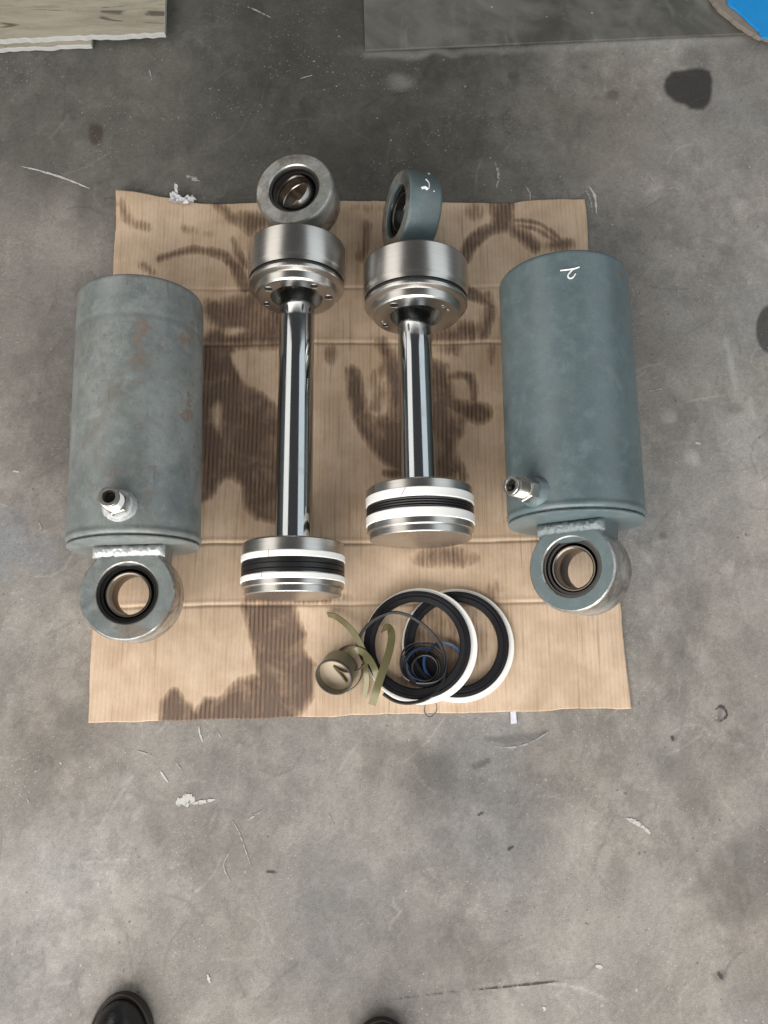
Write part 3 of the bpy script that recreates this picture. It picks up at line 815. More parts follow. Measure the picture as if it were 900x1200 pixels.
def eye_parts(parent, name, xf, Ro, w, bore, ball_tilt=(0, 0), paint='paint', face=None, ball_bore=0.0355, ball_m='bore'):
    """lug ring about local Z with a spherical plain bearing"""
    h = w / 2; c = 0.004
    prof = [(bore, -h + 0.010), (bore, -h + 0.002), (bore + 0.002, -h), (Ro - c, -h), (Ro, -h + c), (Ro, h - c), (Ro - c, h),
            (bore + 0.002, h), (bore, h - 0.002), (bore, h - 0.010)]
    fr = [bore + 0.002 + (Ro - c - bore - 0.002) * t for t in (.2, .4, .6, .8)]
    prof = [(bore, -h + 0.002), (bore + 0.002, -h), (Ro - c, -h), (Ro - 0.001, -h + c * 0.7), (Ro, -h + c * 1.6), (Ro, h - c * 1.6), (Ro - 0.001, h - c * 0.7), (Ro - c, h)] + [(r_, h) for r_ in reversed(fr)] + [
            (bore + 0.002, h), (bore, h - 0.002)]
    e = lathe(name, prof, MAT[paint], parent, 'Z', 96, True, xf)
    if face:      # machined faces: second slot
        e.data.materials.append(MAT[face])
        ax = (xf.to_3x3() @ Vector((0, 0, 1))).normalized()
        cen = xf.translation
        for p in e.data.polygons:
            if abs(p.normal.dot(ax)) > 0.9: p.material_index = 1
    # snap ring, bearing race, ball
    b = bore
    lathe('snap_ring', [(b - 0.0005, h - 0.009), (b - 0.004, h - 0.009), (b - 0.0045, h - 0.0075), (b - 0.004, h - 0.006), (b - 0.0005, h - 0.006)], MAT['race'], e, 'Z', 72, True, xf)
    ro = b - 0.0015
    lathe('bearing_race', [(ro, -h + 0.012), (ro - 0.008, -h + 0.012), (ro - 0.007, 0), (ro - 0.008, h - 0.012), (ro, h - 0.012)], MAT['gap'], e, 'Z', 72, True, xf)
    rb = b - 0.0075
    hb = h * 0.66
    pr = [(ball_bore, -hb + 0.002), (ball_bore + 0.0025, -hb)]
    re_ = rb - 0.006
    pr += [(re_, -hb), (rb - 0.0015, -hb * 0.55), (rb, 0), (rb - 0.0015, hb * 0.55), (re_, hb), (ball_bore + 0.0025, hb), (ball_bore, hb - 0.002), (ball_bore, hb * 0.3), (ball_bore + 0.0012, hb * 0.22), (ball_bore + 0.0012, hb * 0.12), (ball_bore, hb * 0.05)]
    lathe('bearing_ball', pr, MAT[ball_m], e, 'Z', 72, True, xf @ RX(ball_tilt[0]) @ RY(ball_tilt[1]))
    return e

def fitting(parent, xf, L, boss_m):
    """threaded port adapter along local Z, base at z = 0"""
    boss = lathe('port_boss', [(0.0, 0.013), (0.018, 0.013), (0.0245, 0.010), (0.027, 0.004), (0.031, -0.004)], MAT[boss_m], parent, 'Z', 40, False, xf, fn=rough_fn(0.0016, 5, 9))
    V = []; Fc = []
    rh = 0.0225
    lv = [(0.0125, 0.93), (0.0140, 1.0), (0.0300, 1.0), (0.0320, 0.92)]
    for z, k in lv:
        for i in range(6):
            a = i * math.pi / 3 + 0.3
            V.append((rh * k * math.cos(a), rh * k * math.sin(a), z))
    for l in range(3):
        for i in range(6): Fc.append((l * 6 + i, l * 6 + (i + 1) % 6, l * 6 + 6 + (i + 1) % 6, l * 6 + 6 + i))
    Fc.append(tuple(range(5, -1, -1))); Fc.append(tuple(18 + i for i in range(6)))
    fx = mesh_obj('hex_adapter', V, Fc, MAT['zinc'], parent, xf, 20)
    pr = [(0.0148, 0.0325)]
    z = 0.036
    while z < L - 0.008:
        pr += [(0.0168, z), (0.0176, z + 0.0008), (0.0164, z + 0.0016)]; z += 0.0022
    pr += [(0.0168, L - 0.004), (0.0165, L - 0.001), (0.0158, L), (0.0112, L), (0.0102, L - 0.002), (0.0094, L - 0.014), (0.0094, 0.034)]
    lathe('thread', pr, MAT['zinc'], fx, 'Z', 40, False, xf, ang=25)
    lathe('port_hole_shade', [(0.0, 0.050), (0.0091, 0.050), (0.0093, 0.052)], MAT['gap'], fx, 'Z', 24, False, xf)  # black disc paints the shade down the port

def add_rust(me, rust_px, loc, yaw, zmin):
    n = len(me.vertices); co = np.zeros(n * 3, np.float32); me.vertices.foreach_get('co', co); co = co.reshape(-1, 3)
    cy, sy = math.cos(yaw), math.sin(yaw)
    Wd = np.stack([co[:, 0] * cy - co[:, 1] * sy + loc[0], co[:, 0] * sy + co[:, 1] * cy + loc[1], co[:, 2] + loc[2]], -1)
    px = to_px(Wd)
    ru = np.zeros(n)
    for sd, k in (rust_px or []):
        ru = np.maximum(ru, k * sstep(-3, 3, sd(px)))
    ru *= (co[:, 2] > zmin)
    a = me.attributes.new('rust', 'FLOAT', 'POINT'); a.data.foreach_set('value', ru.astype(np.float32))

def hyd_cylinder(loc, yaw, Rc, L, eye_roll, port_roll, port_y, paint, weldm, label, Re, eye_w, rust_px=None, mark=None, groove=None, eye_dx=0.0):
    root = empty('hydraulic_cylinder', loc, yaw)
    A = TR(0, 0, Rc)
    # barrel: tube with closed near end, weld seam and the lip of the end cap
    wall = 0.013
    prof = [(Rc - 0.005, 0.0070), (Rc - 0.0032, 0.0072), (Rc - 0.0010, 0.0090), (Rc + 0.0012, 0.0130), (Rc + 0.0012, 0.0165), (Rc - 0.0004, 0.0195), (Rc - 0.0004, 0.024), (Rc, 0.030)]
    ys = np.linspace(0.04, L - 0.004, 96)
    for y in ys:
        r = Rc
        if groove and abs(y - groove) < 0.004: r = Rc - 0.0008
        prof.append((r, float(y)))
    prof += [(Rc - 0.0015, L - 0.0008), (Rc - 0.003, L), (Rc - wall + 0.002, L), (Rc - wall, L - 0.002), (Rc - wall, 0.03), (0.0, 0.03)]
    b = lathe('barrel', prof, MAT[paint], root, 'Y', 144, False, A, 40)
    me = b.data
    add_rust(me, rust_px, loc, yaw, Rc * 0.9)
    # end cap plate with its rounded lip, a groove left between cap and barrel
    cap = lathe('end_cap', [(0.0, 0.0), (Rc - 0.008, 0.0), (Rc - 0.0030, 0.0003), (Rc - 0.0018, 0.0012), (Rc - 0.0016, 0.0034), (Rc - 0.0030, 0.0044), (Rc - 0.006, 0.0046), (Rc - 0.006, 0.010)],
                MAT[paint], root, 'Y', 144, False, A, 40)
    lathe('weld_seam', [(Rc - 0.006, 0.0042), (Rc - 0.0036, 0.0048), (Rc - 0.0028, 0.0058), (Rc - 0.0034, 0.0072), (Rc - 0.006, 0.0078)], MAT['weld_dark'], cap, 'Y', 220, False, A, 60, fn=rough_fn(0.0014, 2, 40))
    # lug
    ey = -0.0020 - Re
    E = TR(eye_dx, 0, 0) @ A @ RY(eye_roll) @ TR(0, ey, 0)
    e = eye_parts(root, 'lug_eye', E, Re, eye_w, 0.0535, (R(2), R(-2)), 'edge_steel', paint)
    add_rust(e.data, rust_px, loc, yaw, Rc * 0.9)
    # neck block between cap and lug, then its fillet weld all round
    hw, hh = 0.060, eye_w / 2 - 0.004
    B = TR(eye_dx, 0, 0) @ A @ RY(eye_roll)
    yin = ey + math.sqrt(Re * Re - hw * hw) + 0.004
    V = []; Fc = []
    for y, k in ((yin - 0.012, 0.93), (yin, 0.98), (-0.006, 1.0), (0.001, 1.04)):
        for sx, sz in ((-1, -1), (1, -1), (1, 1), (-1, 1)): V.append((sx * hw * k, y, sz * hh))
    for l in range(3):
        for i in range(4): Fc.append((l * 4 + i, l * 4 + (i + 1) % 4, l * 4 + 4 + (i + 1) % 4, l * 4 + 4 + i))
    Fc += [(3, 2, 1, 0), (12, 13, 14, 15)]
    nk = mesh_obj('lug_neck', V, Fc, MAT[paint], root, B, 30)
    # weld: lumpy bead laid over the top of the neck
    nxw, nyw = 74, 16
    for side in (1, -1):
        V = []; Fc = []; base = 0
        for i in range(nxw + 1):
            u = i / nxw
            for j in range(nyw + 1):
                t = j / nyw
                x = (u - 0.5) * 2 * (hw + (0.003 if side > 0 else -0.008))
                y1 = 0.0015; y0 = -0.0220
                edge = 0.0018 * (random.random() - 0.5)
                y = y1 + (y0 - y1) * t + edge * (j in (0, nyw)) + 0.0010 * (float(vnoise(np.array(u * 22), np.array(t * 3), 18)) - 0.5) * 2
                bul = math.sin(math.pi * t) ** 0.6 * min(1, 14 * u, 14 * (1 - u)) ** 0.5
                lump = float(vnoise(np.array(u * 26), np.array(t * 5), 8)) * 0.0030 + 0.0016 * float(vnoise(np.array(u * 52), np.array(t * 9), 28))
                z = hh - 0.002 + (0.0105 * bul + lump * bul)
                V.append((x, y, side * z))
        for i in range(nxw):
            for j in range(nyw):
                q = base + i * (nyw + 1) + j
                Fc.append((q, q + 1, q + nyw + 2, q + nyw + 1))
        mesh_obj('weld_bead', V, Fc, MAT[weldm], nk, B, 70)
    # port
    fitting(root, A @ RY(port_roll) @ TR(0, port_y, Rc - 0.002), 0.068, weldm if weldm == 'weld' else paint)
    if mark:
        for pts, w in mark:
            ribbon_on_cylinder(root, pts, w, loc, yaw, Rc)
    tag(root, label, 'hydraulic cylinder', 'pair of hydraulic cylinder barrels')
    return root

def hit_cyl(x, y, loc, yaw, Rc, zc):
    """where the line of sight through a photo point meets a lying barrel -> local coordinates"""
    u, v = x - 450.0, 600.0 - y
    d = Vector((u, v * CT + FPX * ST, v * ST - FPX * CT)).normalized()
    M = (Matrix.Translation(loc) @ RZ(yaw)).inverted()
    o = M @ Vector((0, 0, CAM_H)); d = M.to_3x3() @ d
    ox, oz = o.x, o.z - zc
    a = d.x ** 2 + d.z ** 2; b = 2 * (ox * d.x + oz * d.z); c = ox * ox + oz * oz - Rc * Rc
    t = (-b - math.sqrt(max(0, b * b - 4 * a * c))) / (2 * a)
    return o + d * t

def ribbon_on_cylinder(root, pts, w, loc, yaw, Rc):
    C = [hit_cyl(x, y, loc, yaw, Rc + 0.0006, Rc) for x, y in pts]
    tube('painted_mark', C, lambda q: w / 2 * (0.75 + 0.25 * math.sin(3.1416 * q)), MAT['chalk'], root, 6, 6)

ZC = CT_Z + 0.0005
def Ls(p): return lambda P: sd_ell(P, p[0], p[1] * 1.35, p[2] * 1.35)
RUST_L = [(Ls(((165, 383), 8, 9)), .9), (Ls(((162, 398), 5, 8)), .9), (Ls(((163, 420), 7, 13)), .75), (Ls(((150, 424), 6, 4)), .7), (Ls(((217, 396), 9, 7)), .9),
          (Ls(((219, 486), 7, 6)), .9), (Ls(((222, 456), 5, 20)), .6), (Ls(((165, 447), 12, 8)), .42), (Ls(((107, 376), 6, 9)), .35), (Ls(((170, 470), 18, 4)), .4),
          (Ls(((228, 360), 5, 8)), .45), (Ls(((145, 562), 14, 12)), .34), (Ls(((230, 520), 5, 50)), .42), (Ls(((178, 548), 5, 5)), .45), (Ls(((150, 740), 17, 7)), .9), (Ls(((110, 722), 10, 5)), .6), (Ls(((192, 722), 9, 7)), .55),
          (Ls(((150, 652), 26, 6)), .5), (Ls(((198, 690), 5, 14)), .4), (Ls(((160, 430), 40, 60)), .30), (Ls(((212, 430), 20, 70)), .32), (Ls(((110, 480), 16, 60)), .26), (Ls(((150, 575), 40, 22)), .30)]
hyd_cylinder((-0.4530, 0.2319, ZC), R(2.3), 0.1172, 0.4836, R(3), R(4.5), 0.0540, 'paint_worn', 'weld',
             'worn grey hydraulic cylinder with rust patches and bright silver weld at its eye', 0.0830, 0.084, RUST_L, groove=0.408)
M2 = [([(656.5, 317), (663, 316.2), (671, 315.3), (676, 313.8), (679, 312.8)], 0.0031),
      ([(671.5, 315.6), (668.5, 318.5), (665.8, 322.0), (666.0, 324.8), (668.6, 326.2), (671.8, 324.6), (674.6, 320.6)], 0.0029)]
hyd_cylinder((0.3490, 0.2750, ZC), R(0.0), 0.1228, 0.4815, R(-35), R(-47), 0.042, 'paint', 'weld_painted',
             'smooth blue grey hydraulic cylinder marked with a white handwritten 2', 0.0800, 0.090, [(Ls(((735, 320), 10, 10)), .5)], M2, eye_dx=0.004)

def band(name, y0, y1, r, m, parent, A, split=None, skew=0.0, n=120):
    """guide band; split: angle of its joint, skew: slant of that joint"""
    c = 0.0012
    prof = [(r - 0.005, y0), (r - c, y0), (r, y0 + c), (r, y1 - c), (r - c, y1), (r - 0.005, y1)]
    if split is None: return lathe(name, prof, MAT[m], parent, 'Y', n, True, A)
    f = lambda rr, h, a: (rr, h, a + skew * (h - y0) / (y1 - y0))
    return lathe(name, prof, MAT[m], parent, 'Y', n, True, A, a0=split + 0.008, a1=split + 2 * math.pi - 0.008, fn=f)

def piston_rod(loc, yaw, Rp, r, rod_len, bands, seal_style, eye_roll, eye_c, label, ball_tilt, eye_paint, Re=0.080, ew=0.076, face=None, mark=None, ball_m='ball_light'):
    """local Y runs from the piston's outer face to the eye"""
    root = empty('piston_rod', loc, yaw)
    A = TR(0, 0, Rp)
    (s1, w0, w1, k0, k1, x0, x1, Lp) = bands       # step end, white 0-1, seal 0-1, white 0-1, piston length
    rm = Rp - 0.0022
    prof = [(0.0, 0.0), (0.02, 0.0), (0.05, 0.0), (rm - 0.0060, 0.0), (rm - 0.0045, 0.0014), (rm - 0.0045, s1 - 0.0006), (rm - 0.0015, s1), (rm, s1 + 0.0015)]
    for y0, y1 in ((w0, w1), (k0, k1), (x0, x1)):
        prof += [(rm, y0), (rm - 0.004, y0), (rm - 0.004, y1), (rm, y1)]
    prof += [(rm, Lp - 0.003), (rm - 0.003, Lp), (r + 0.016, Lp), (r + 0.014, Lp + 0.006), (r - 0.002, Lp + 0.0062)]
    p = lathe('piston', prof, MAT['steel'], root, 'Y', 128, False, A, 28)
    band('guide_band', w0 + 0.0002, w1 - 0.0002, Rp, 'ptfe', p, A, *( (R(118), 0.0) if seal_style == 'flat' else (None,)))
    band('guide_band', x0 + 0.0002, x1 - 0.0002, Rp, 'ptfe', p, A, *( (R(110), 0.0) if seal_style == 'flat' else (R(112), -0.10)))
    rs = Rp - 0.0012
    q = [(rs - 0.006, k0)]
    if seal_style == 'flat':
        ks = [(0.0, -.002), (.05, 0), (.22, 0), (.27, -.0018), (.32, 0), (.60, .0002), (.64, -.0016), (.68, 0), (.93, 0), (1, -.002)]
    else:
        ks = []
        for i in range(4):
            ks += [(i / 4 + .01, -.0028), (i / 4 + .07, -.0006), (i / 4 + .13, 0), (i / 4 + .20, -.0006), (i / 4 + .245, -.0028)]
    q += [(rs + d, k0 + (k1 - k0) * t) for t, d in ks] + [(rs - 0.006, k1)]
    lathe('piston_seal', q, MAT['rubber'], p, 'Y', 128, False, A, 50)
    # rod, slimmer neck behind the gland, eye
    lathe('rod', [(r - 0.002, Lp + 0.004), (r, Lp + 0.007), (r, rod_len - 0.006), (r - 0.002, rod_len - 0.002), (r - 0.004, rod_len), (0.0, rod_len)], MAT['chrome'], root, 'Y', 96, False, A)
    E = A @ RY(eye_roll) @ TR(0, eye_c, 0)
    e = eye_parts(root, 'rod_eye', E, Re, ew, 0.052, ball_tilt, eye_paint, face, 0.036, ball_m)
    yin = eye_c - math.sqrt(Re ** 2 - 0.029 ** 2)
    lathe('eye_neck', [(0.0, rod_len - 0.012), (0.027, rod_len - 0.012), (0.029, rod_len - 0.010), (0.029, yin + 0.002), (0.026, yin + 0.006), (0, yin + 0.012)], MAT['steel_dull'], root, 'Y', 64, False, A)
    if mark:
        C = []
        inv = E.inverted() @ (Matrix.Translation(loc) @ RZ(yaw)).inverted()
        for stroke, w in mark:
            pts = []
            for x, y in stroke:
                u, v = x - 450.0, 600.0 - y
                d = Vector((u, v * CT + FPX * ST, v * ST - FPX * CT)).normalized()
                o = inv @ Vector((0, 0, CAM_H)); d = inv.to_3x3() @ d
                rr = Re + 0.0005
                a = d.x ** 2 + d.y ** 2; b = 2 * (o.x * d.x + o.y * d.y); c = o.x ** 2 + o.y ** 2 - rr * rr
                t = (-b - math.sqrt(max(0, b * b - 4 * a * c))) / (2 * a)
                pts.append(E @ (o + d * t))
            tube('painted_mark', pts, w, MAT['chalk'], e, 6, 6)
    tag(root, label, 'piston rod', 'pair of chromed piston rods')
    return root

def gland(loc, yaw, Rg, rod_r, label, holes, big=1.0):
    root = empty('cylinder_gland', loc, yaw)
    A = TR(0, 0, Rg)
    hb = 0.051
    prof = [(rod_r + 0.0025, 0.106), (rod_r + 0.0025, 0.046), (hb - 0.004, 0.044), (hb - 0.004, 0.034), (hb, 0.034), (hb, 0.0015), (hb + 0.0015, 0.0),
            (Rg - 0.0240, 0.0), (Rg - 0.0205, 0.0010), (Rg - 0.0175, 0.0036), (Rg - 0.0160, 0.0070), (Rg - 0.0148, 0.0165), (Rg - 0.0060, 0.0190), (Rg - 0.0034, 0.0205), (Rg - 0.0024, 0.0225), (Rg - 0.0024, 0.0265),
            (Rg - 0.0090, 0.0267), (Rg - 0.0090, 0.0338), (Rg - 0.0020, 0.0340), (Rg - 0.0020, 0.0425), (Rg - 0.0008, 0.0455), (Rg, 0.0480),
            (Rg, 0.1045), (Rg - 0.0012, 0.1068), (Rg - 0.004, 0.108), (rod_r + 0.006, 0.108)]
    g = lathe('gland_body', prof, MAT['steel'], root, 'Y', 144, True, A, 24)
    lathe('o_ring', [(Rg - 0.0090 + 0.0030 + 0.0034 * math.cos(t), 0.03025 + 0.0034 * math.sin(t)) for t in np.linspace(0, 2 * math.pi, 10)[:-1]], MAT['rubber'], g, 'Y', 128, True, A, 80)
    for a, rad in holes:
        # spanner hole: flat black disc for the shade inside, with a chamfered steel rim
        rr = (hb + Rg - 0.0195) / 2 + 0.0005
        c = A @ TR(rr * math.sin(a), -0.0003, rr * math.cos(a)) @ RX(R(-90))
        hsd = lathe('spanner_hole', [(rad + 0.0012, -0.0004), (rad + 0.0009, 0.0004), (rad, 0.0004), (rad - 0.0006, -0.0002)], MAT['steel'], g, 'Z', 24, False, c)
        lathe('hole_shade', [(0.0, -0.0000), (rad - 0.0001, -0.0000), (rad, 0.0003)], MAT['gap'], hsd, 'Z', 24, False, c)
    tag(root, label, 'cylinder gland', 'pair of machined steel glands')
    return root

# long rod (left) and short looking rod (right)
piston_rod((-0.1660, 0.1475, ZC), R(0.6), 0.0952, 0.0342, 0.700, (0.0125, 0.0225, 0.0335, 0.0345, 0.0600, 0.0605, 0.0725, 0.0965), 'flat', R(-9), 0.8125,
           'long chrome piston rod with its ring eye turned face up', (R(-9), R(-19)), 'edge_steel', face='edge_steel')
piston_rod((0.0678, 0.2505, ZC), R(1.1), 0.1006, 0.0328, 0.560, (0.0130, 0.0250, 0.0425, 0.0430, 0.0610, 0.0615, 0.0785, 0.0960), 'ribbed', R(-69), 0.6720,
           'short chrome piston rod with its ring eye turned on edge and a white mark', (R(0), R(6)), 'paint', face='edge_steel', ew=0.068, ball_m='gap',  # ball blackened: the shade inside the eye is put into its colour
           mark=[([(499, 210), (502.5, 214), (503, 219), (501, 222)], 0.0011), ([(494.5, 220.5), (498, 219.5), (501, 222)], 0.0028), ([(502, 203.5), (503, 204)], 0.0018), ([(508.5, 223.5), (509, 224.5)], 0.0012)])
gland((-0.1735, 0.7370, ZC), R(0.5), 0.0965, 0.0342, 'dull steel gland with black o-ring on the long rod below the face up eye',
      [(R(-50), 0.0080), (R(38), 0.0075), (R(84), 0.0080), (R(-106), 0.0065)])
gland((0.0628, 0.6935, ZC), R(0.3), 0.1035, 0.0328, 'bright steel gland with black o-ring on the short rod below the edge on eye',
      [(R(-40), 0.0085), (R(47), 0.0032), (R(62), 0.0022), (R(-118), 0.0055), (R(-105), 0.003)])

# ------------------------------------------------------------------ loose seals at the front
def seal_ring(cx, cy, z, tilt, Ro, width, label, offs):
    root = empty('seal_ring', (cx, cy, z)); root.rotation_euler = tilt
    wh = lathe('backing_ring', [(Ro - 0.013, 0.0), (Ro - 0.001, 0.0), (Ro, 0.001), (Ro, 0.0085), (Ro - 0.001, 0.0095), (Ro - 0.013, 0.0095)], MAT['ptfe_grey'], root, 'Z', 120, True)
    b = Ro - 0.0072
    i = b - width
    lp = lathe('rubber_lip', [(i, 0.0015), (b, 0.0098), (b, 0.0150), (b - 0.0015, 0.0165), (b - 0.006, 0.0168), (b - 0.0075, 0.0150), (b - 0.010, 0.0150), (b - 0.0112, 0.0163), (i + 0.002, 0.0150), (i, 0.0125)], MAT['rubber_lip'], root, 'Z', 120, True, TR(*offs))
    tag(root, label, 'seal ring', 'large seal rings lying on the cardboard')
    return root
c2 = at(536.5, 756, 0.008)
seal_ring(c2.x, c2.y, CT_Z + 0.0008, (0, 0, 0), 0.1070, 0.020, 'large black and white seal ring lying flat under the other one', (-0.0036, 0.002, 0))
c1 = at(492.5, 756.5, 0.022)
rg = seal_ring(c1.x, c1.y, CT_Z + 0.0105, (R(1.0), R(-5.0), 0), 0.1085, 0.0205, 'large black and white seal ring leaning on top of the flat one', (-0.0052, 0.0018, 0))
lp = rg.children[-1]
# joint in the rubber lip
tube('lip_joint', [(0.021, 0.098, 0.0168), (0.0215, 0.089, 0.0170), (0.0215, 0.080, 0.0152)], 0.0008, MAT['gap'], lp, 4, 6)

tr = [(449, 813), (462, 821), (477, 824), (495, 821), (509, 813), (519, 800), (523, 783), (519, 762), (508, 744), (492, 729), (475, 720), (459, 718), (442, 724), (428, 736), (420, 751), (423, 768), (430, 780)]
zz = [0.034, .034, .034, .033, .031, .030, .030, .031, .033, .035, .036, .036, .035, .033, .030, .026, .022]
o = ribbon('split_ring', [at(x, y, z) for (x, y), z in zip(tr, zz)], 0.0080, 0.0046, MAT['rubber_grey'], twist=[72] * len(tr), n=8)
tag(o, 'thin dark open split ring lying across the big seal rings', 'split ring')

# coiled small seals inside the big ring
root = empty('coiled_seal', at(497, 779, 0.0))
c = at(497, 779, 0.03)
coil = []
for k in range(66):
    a = k * 0.30; q = k / 65
    rr = 0.044 - 0.013 * q
    coil.append(Vector((c.x + rr * math.cos(a) - 0.002 * q, c.y + rr * math.sin(a) * 0.96 - 0.006 * q, 0.022 + 0.012 * q + 0.003 * math.sin(a))))
w = ribbon('strip_coil', coil, 0.012, 0.0016, MAT['rubber_grey'], root, [82] * len(coil), 3)
w.matrix_parent_inverse = Matrix.Translation(root.location).inverted()
tag(root, 'small coil of thin dark strip standing inside the upper seal ring', 'seal coil')
c = at(498, 783, 0.02)
o = lathe('cup_seal', [(0.0, 0.002), (0.020, 0.002), (0.0225, 0.010), (0.0225, 0.0235), (0.024, 0.0245), (0.0265, 0.0235), (0.0285, 0.004), (0.0275, 0.0), (0.0, 0.0)], MAT['rubber'], None, 'Z', 64, False, None)
o.location = (c.x, c.y, CT_Z + 0.001)
tag(o, 'small black rubber cup seal sitting inside the dark strip coil', 'cup seal')
c = at(494, 778, 0.03)
o = lathe('blue_ring', [(0.0285, 0.0), (0.0300, 0.0), (0.0300, 0.014), (0.0285, 0.014)], MAT['blue'], None, 'Z', 64, True, None, a0=R(60), a1=R(265))
o.location = (c.x, c.y, 0.0225); o.rotation_euler = (R(4), R(3), 0)
tag(o, 'narrow blue seal arc inside the dark strip coil', 'seal ring', 'small blue seals')
c = at(519, 777, 0.01)
o = lathe('blue_ring', [(0.0345, 0.0), (0.0395, 0.0), (0.0395, 0.011), (0.0345, 0.009)], MAT['blue'], None, 'Z', 72, True)
o.location = (c.x, c.y, CT_Z + 0.0015); o.rotation_euler = (R(-2), R(2), 0)
tag(o, 'blue seal ring lying on the cardboard just right of the strip coil', 'seal ring', 'small blue seals')

# olive wear strips
def strip(pts, width, tw, label, m='bronze'):
    o = ribbon('wear_strip', [at(x, y, z) for x, y, z in pts], width, 0.0022, MAT[m], None, tw, 10)
    tag(o, label, 'wear strip', 'loose olive wear strips')
strip([(384, 720, .012), (394, 723, .020), (408, 734, .030), (420, 750, .036), (428, 768, .036), (430, 778, .032)], 0.0115, [55, 40, 28, 22, 30, 40], 'olive wear strip with its curled tip pointing to the far left')
strip([(449, 740, .012), (455, 735, .024), (459, 745, .036), (456, 764, .043), (449, 785, .046), (442, 806, .043), (436, 826, .034)], 0.0145, [80, 45, 14, 6, 0, -6, -8], 'broad olive wear strip hanging over the left rim of the upper seal ring')
strip([(409, 766, .030), (420, 762, .038), (431, 770, .043), (439, 784, .042), (443, 798, .034), (441, 806, .024)], 0.0120, [30, 12, 5, 8, 20, 35], 'short bent olive wear strip arching between the roll and the seal ring')
strip([(427, 772, .026), (429, 786, .026), (430, 800, .020), (427, 817, .010)], 0.0095, [10, 15, 20, 15], 'narrow olive wear strip pointing to the near cardboard edge')
strip([(425, 778, .020), (424, 792, .022), (418, 803, .018), (407, 811, .012)], 0.0080, [60, 70, 75, 80], 'olive strip end curving round the roll', 'bronze_dark')

# rolled olive tape, its open end facing the camera
root = empty('strip_roll', at(402, 782, 0.0))
p0, p1 = at(391, 794, 0.042), at(399, 782, 0.007)
axv = (Vector(p0) - Vector(p1)).normalized()
Q = axv.to_track_quat('Z', 'Y').to_matrix().to_4x4()
Lr = (Vector(p0) - Vector(p1)).length
X = TR(*p1) @ Q
inv = Matrix.Translation(root.location).inverted()
rl = lathe('roll', [(0.0335, 0.0), (0.0350, 0.0), (0.0352, Lr), (0.0337, Lr)], MAT['bronze_dark'], root, 'Z', 72, True, X)
rim = lathe('dark_edge', [(0.0328, Lr + 0.0003), (0.0358, Lr + 0.0003), (0.0360, Lr - 0.0022), (0.0354, Lr - 0.0024), (0.0330, Lr - 0.0020)], MAT['rubber_lip'], root, 'Z', 72, True, X)
fn = lathe('inner_turn', [(0.0, Lr * 0.30), (0.012, Lr * 0.32), (0.024, Lr * 0.36), (0.0310, Lr * 0.44), (0.0333, Lr * 0.60)], MAT['tape_film'], root, 'Z', 48, False, X, 60)
cut = ribbon('tape_end', [X @ Vector(v) for v in ((-0.012, 0.004, Lr * .36), (-0.002, 0.000, Lr * .40), (0.010, -0.004, Lr * .42), (0.024, -0.010, Lr * .46))], 0.006, 0.0012, MAT['bronze'], root, [70] * 4, 5)
for q in (rl, rim, fn, cut): q.matrix_parent_inverse = inv
tag(root, 'rolled up olive tape standing askew left of the seal rings', 'tape roll')

lp_ = [at(411 + 19 * math.cos(a) - 3 * math.sin(a), 772 + 16 * math.sin(a), 0.018 + 0.012 * math.sin(a + 0.6)) for a in [k * 2 * math.pi / 18 + 0.4 for k in range(17)]]
o = ribbon('wear_strip', lp_, 0.010, 0.0014, MAT['bronze_dark'], None, [78] * len(lp_), 5)
tag(o, 'olive strip bent into an open loop just behind the tape roll', 'wear strip', 'loose olive wear strips')
lp_ = [at(496 + 27 * math.cos(a), 777 + 25 * math.sin(a) + 1.5 * math.sin(3 * a), 0.036 + 0.006 * math.sin(a)) for a in [k * 2 * math.pi / 20 + 2.2 for k in range(20)]]
o = ribbon('thin_seal', lp_, 0.004, 0.0022, MAT['rubber_grey'], None, [65] * len(lp_), 5)
tag(o, 'thin black seal loop lying loosely round the dark strip coil', 'seal loop')
o = tube('black_thread', [at(x, y, z) for x, y, z in ((500, 806, .030), (499, 822, .020), (497.5, 834, .008), (503, 840, .0065), (510, 836, .007), (512, 829, .010), (510.5, 823, .014))], 0.0007, MAT['rubber'], None, 6, 6)
tag(o, 'fine black thread looping out past the cardboard edge below the rings', 'thread')

# scraps
def scrap(name, pts, m, label, cat, hgt=0.012):
    P = [at(x, y, z) for x, y, z in pts]
    me = bpy.data.meshes.new(name); bm = bmesh.new()
    vs = [bm.verts.new(p) for p in P]
    f = bm.faces.new(vs)
    bmesh.ops.triangulate(bm, faces=[f])
    bmesh.ops.subdivide_edges(bm, edges=bm.edges, cuts=3, use_grid_fill=True)
    for v in bm.verts: v.co.z += random.uniform(0, hgt)
    bm.to_mesh(me); bm.free()
    o = new_obj(name, me, m); md = o.modifiers.new('thickness', 'SOLIDIFY'); md.thickness = 0.0006
    return tag(o, label, cat)
scrap('plastic_scrap', [(199, 237, .006), (200, 228, .006), (205, 227, .006), (206, 218, .02), (209, 219, .02), (209, 230, .006), (216, 233, .006), (226, 230, .01), (231, 236, .006), (222, 240, .006), (208, 240, .006)],
      MAT['plastic'], 'crumpled clear plastic scrap at the far left cardboard edge', 'plastic scrap')
scrap('paper_tag', [(598, 834, .004), (604.5, 833.5, .004), (605.5, 847.5, .0012), (598.5, 848.5, .0012)], MAT['paper'], 'small white paper tag sticking out under the near cardboard edge', 'paper tag', 0.0006)

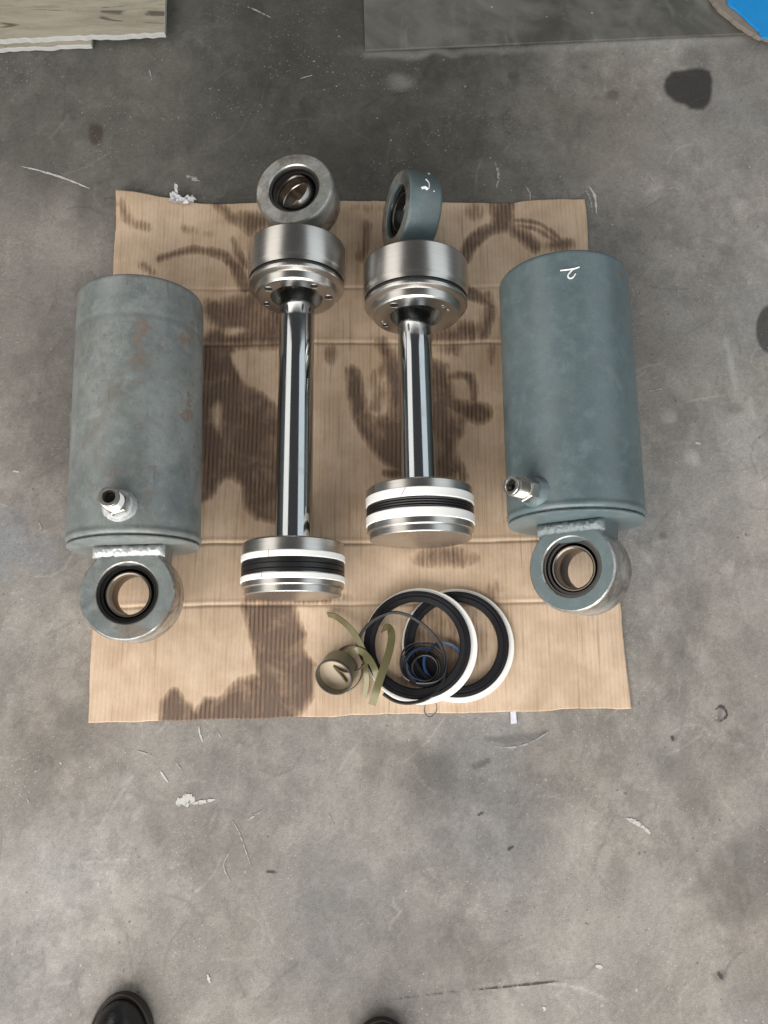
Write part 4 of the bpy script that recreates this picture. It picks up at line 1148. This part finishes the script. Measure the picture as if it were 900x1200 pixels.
# ------------------------------------------------------------------ shoes of the photographer
def shoe(tip, yaw, label):
    root = empty('shoe', (tip[0], tip[1], 0.0), yaw)
    L = 0.29
    def halfw(t): return 0.050 * (max(0, 1 - (1 - t / 0.24) ** 2) ** 0.5 if t < 0.24 else 1 if t < 0.30 else 1 - 0.26 * math.sin(math.pi * min(1, (t - 0.30) / 0.62)) ** 2 * 0.9) * (1 if t < 0.9 else (max(0, 1 - ((t - 0.9) / 0.1) ** 2)) ** 0.5 * 0.4 + 0.6)
    def high(t): return 0.028 + 0.045 * min(1, t / 0.16) ** 0.55 + 0.035 * max(0, (t - 0.35) / 0.65)
    st = [0.0, .002, .006, .012, .02, .03, .045, .06, .10, .15, .22, .30, .40, .5, .6, .7, .8, .9, .96, 1.0]
    V = []; Fc = []; n = 20
    for t in st:
        w = max(0.002, halfw(t)); h = high(t)
        for k in range(n + 1):
            a = math.pi * k / n
            V.append((w * math.cos(a) * (1 - 0.10 * math.sin(a)), -L * t, 0.018 + (h - 0.018) * math.sin(a) ** 0.8))
    m = n + 1
    for i in range(len(st) - 1):
        for k in range(n): Fc.append((i * m + k, i * m + k + 1, (i + 1) * m + k + 1, (i + 1) * m + k))
    Fc.append(tuple(range(m))); Fc.append(tuple((len(st) - 1) * m + k for k in range(m)))
    u = mesh_obj('upper', V, Fc, MAT['leather'], root, None, 60)
    # welt and sole
    out = [(max(0.004, halfw(t) * 1.10 + 0.0005), -L * 1.03 * t + 0.006) for t in st]
    ring = [(x, y) for x, y in out] + [(-x, y) for x, y in reversed(out)]
    o = prism('sole', ring, 0.0015, 0.020, MAT['sole'], root, bev=0.003)
    C = [Vector((x - 0.003, y, 0.0212)) for x, y in reversed(out[:14])] + [Vector((-x + 0.003, y, 0.0212)) for x, y in out[:14]]
    tube('welt_seam', C, 0.0018, MAT['sole'], o, 4, 6)
    tag(root, label, 'shoe', 'shoes of the person taking the picture')
shoe((-0.4570, -0.5400), R(4), 'toe of a shiny black shoe at the near left edge of the floor')
shoe((-0.002, -0.5800), R(-4), 'tip of a dark shoe just showing at the middle of the near edge')
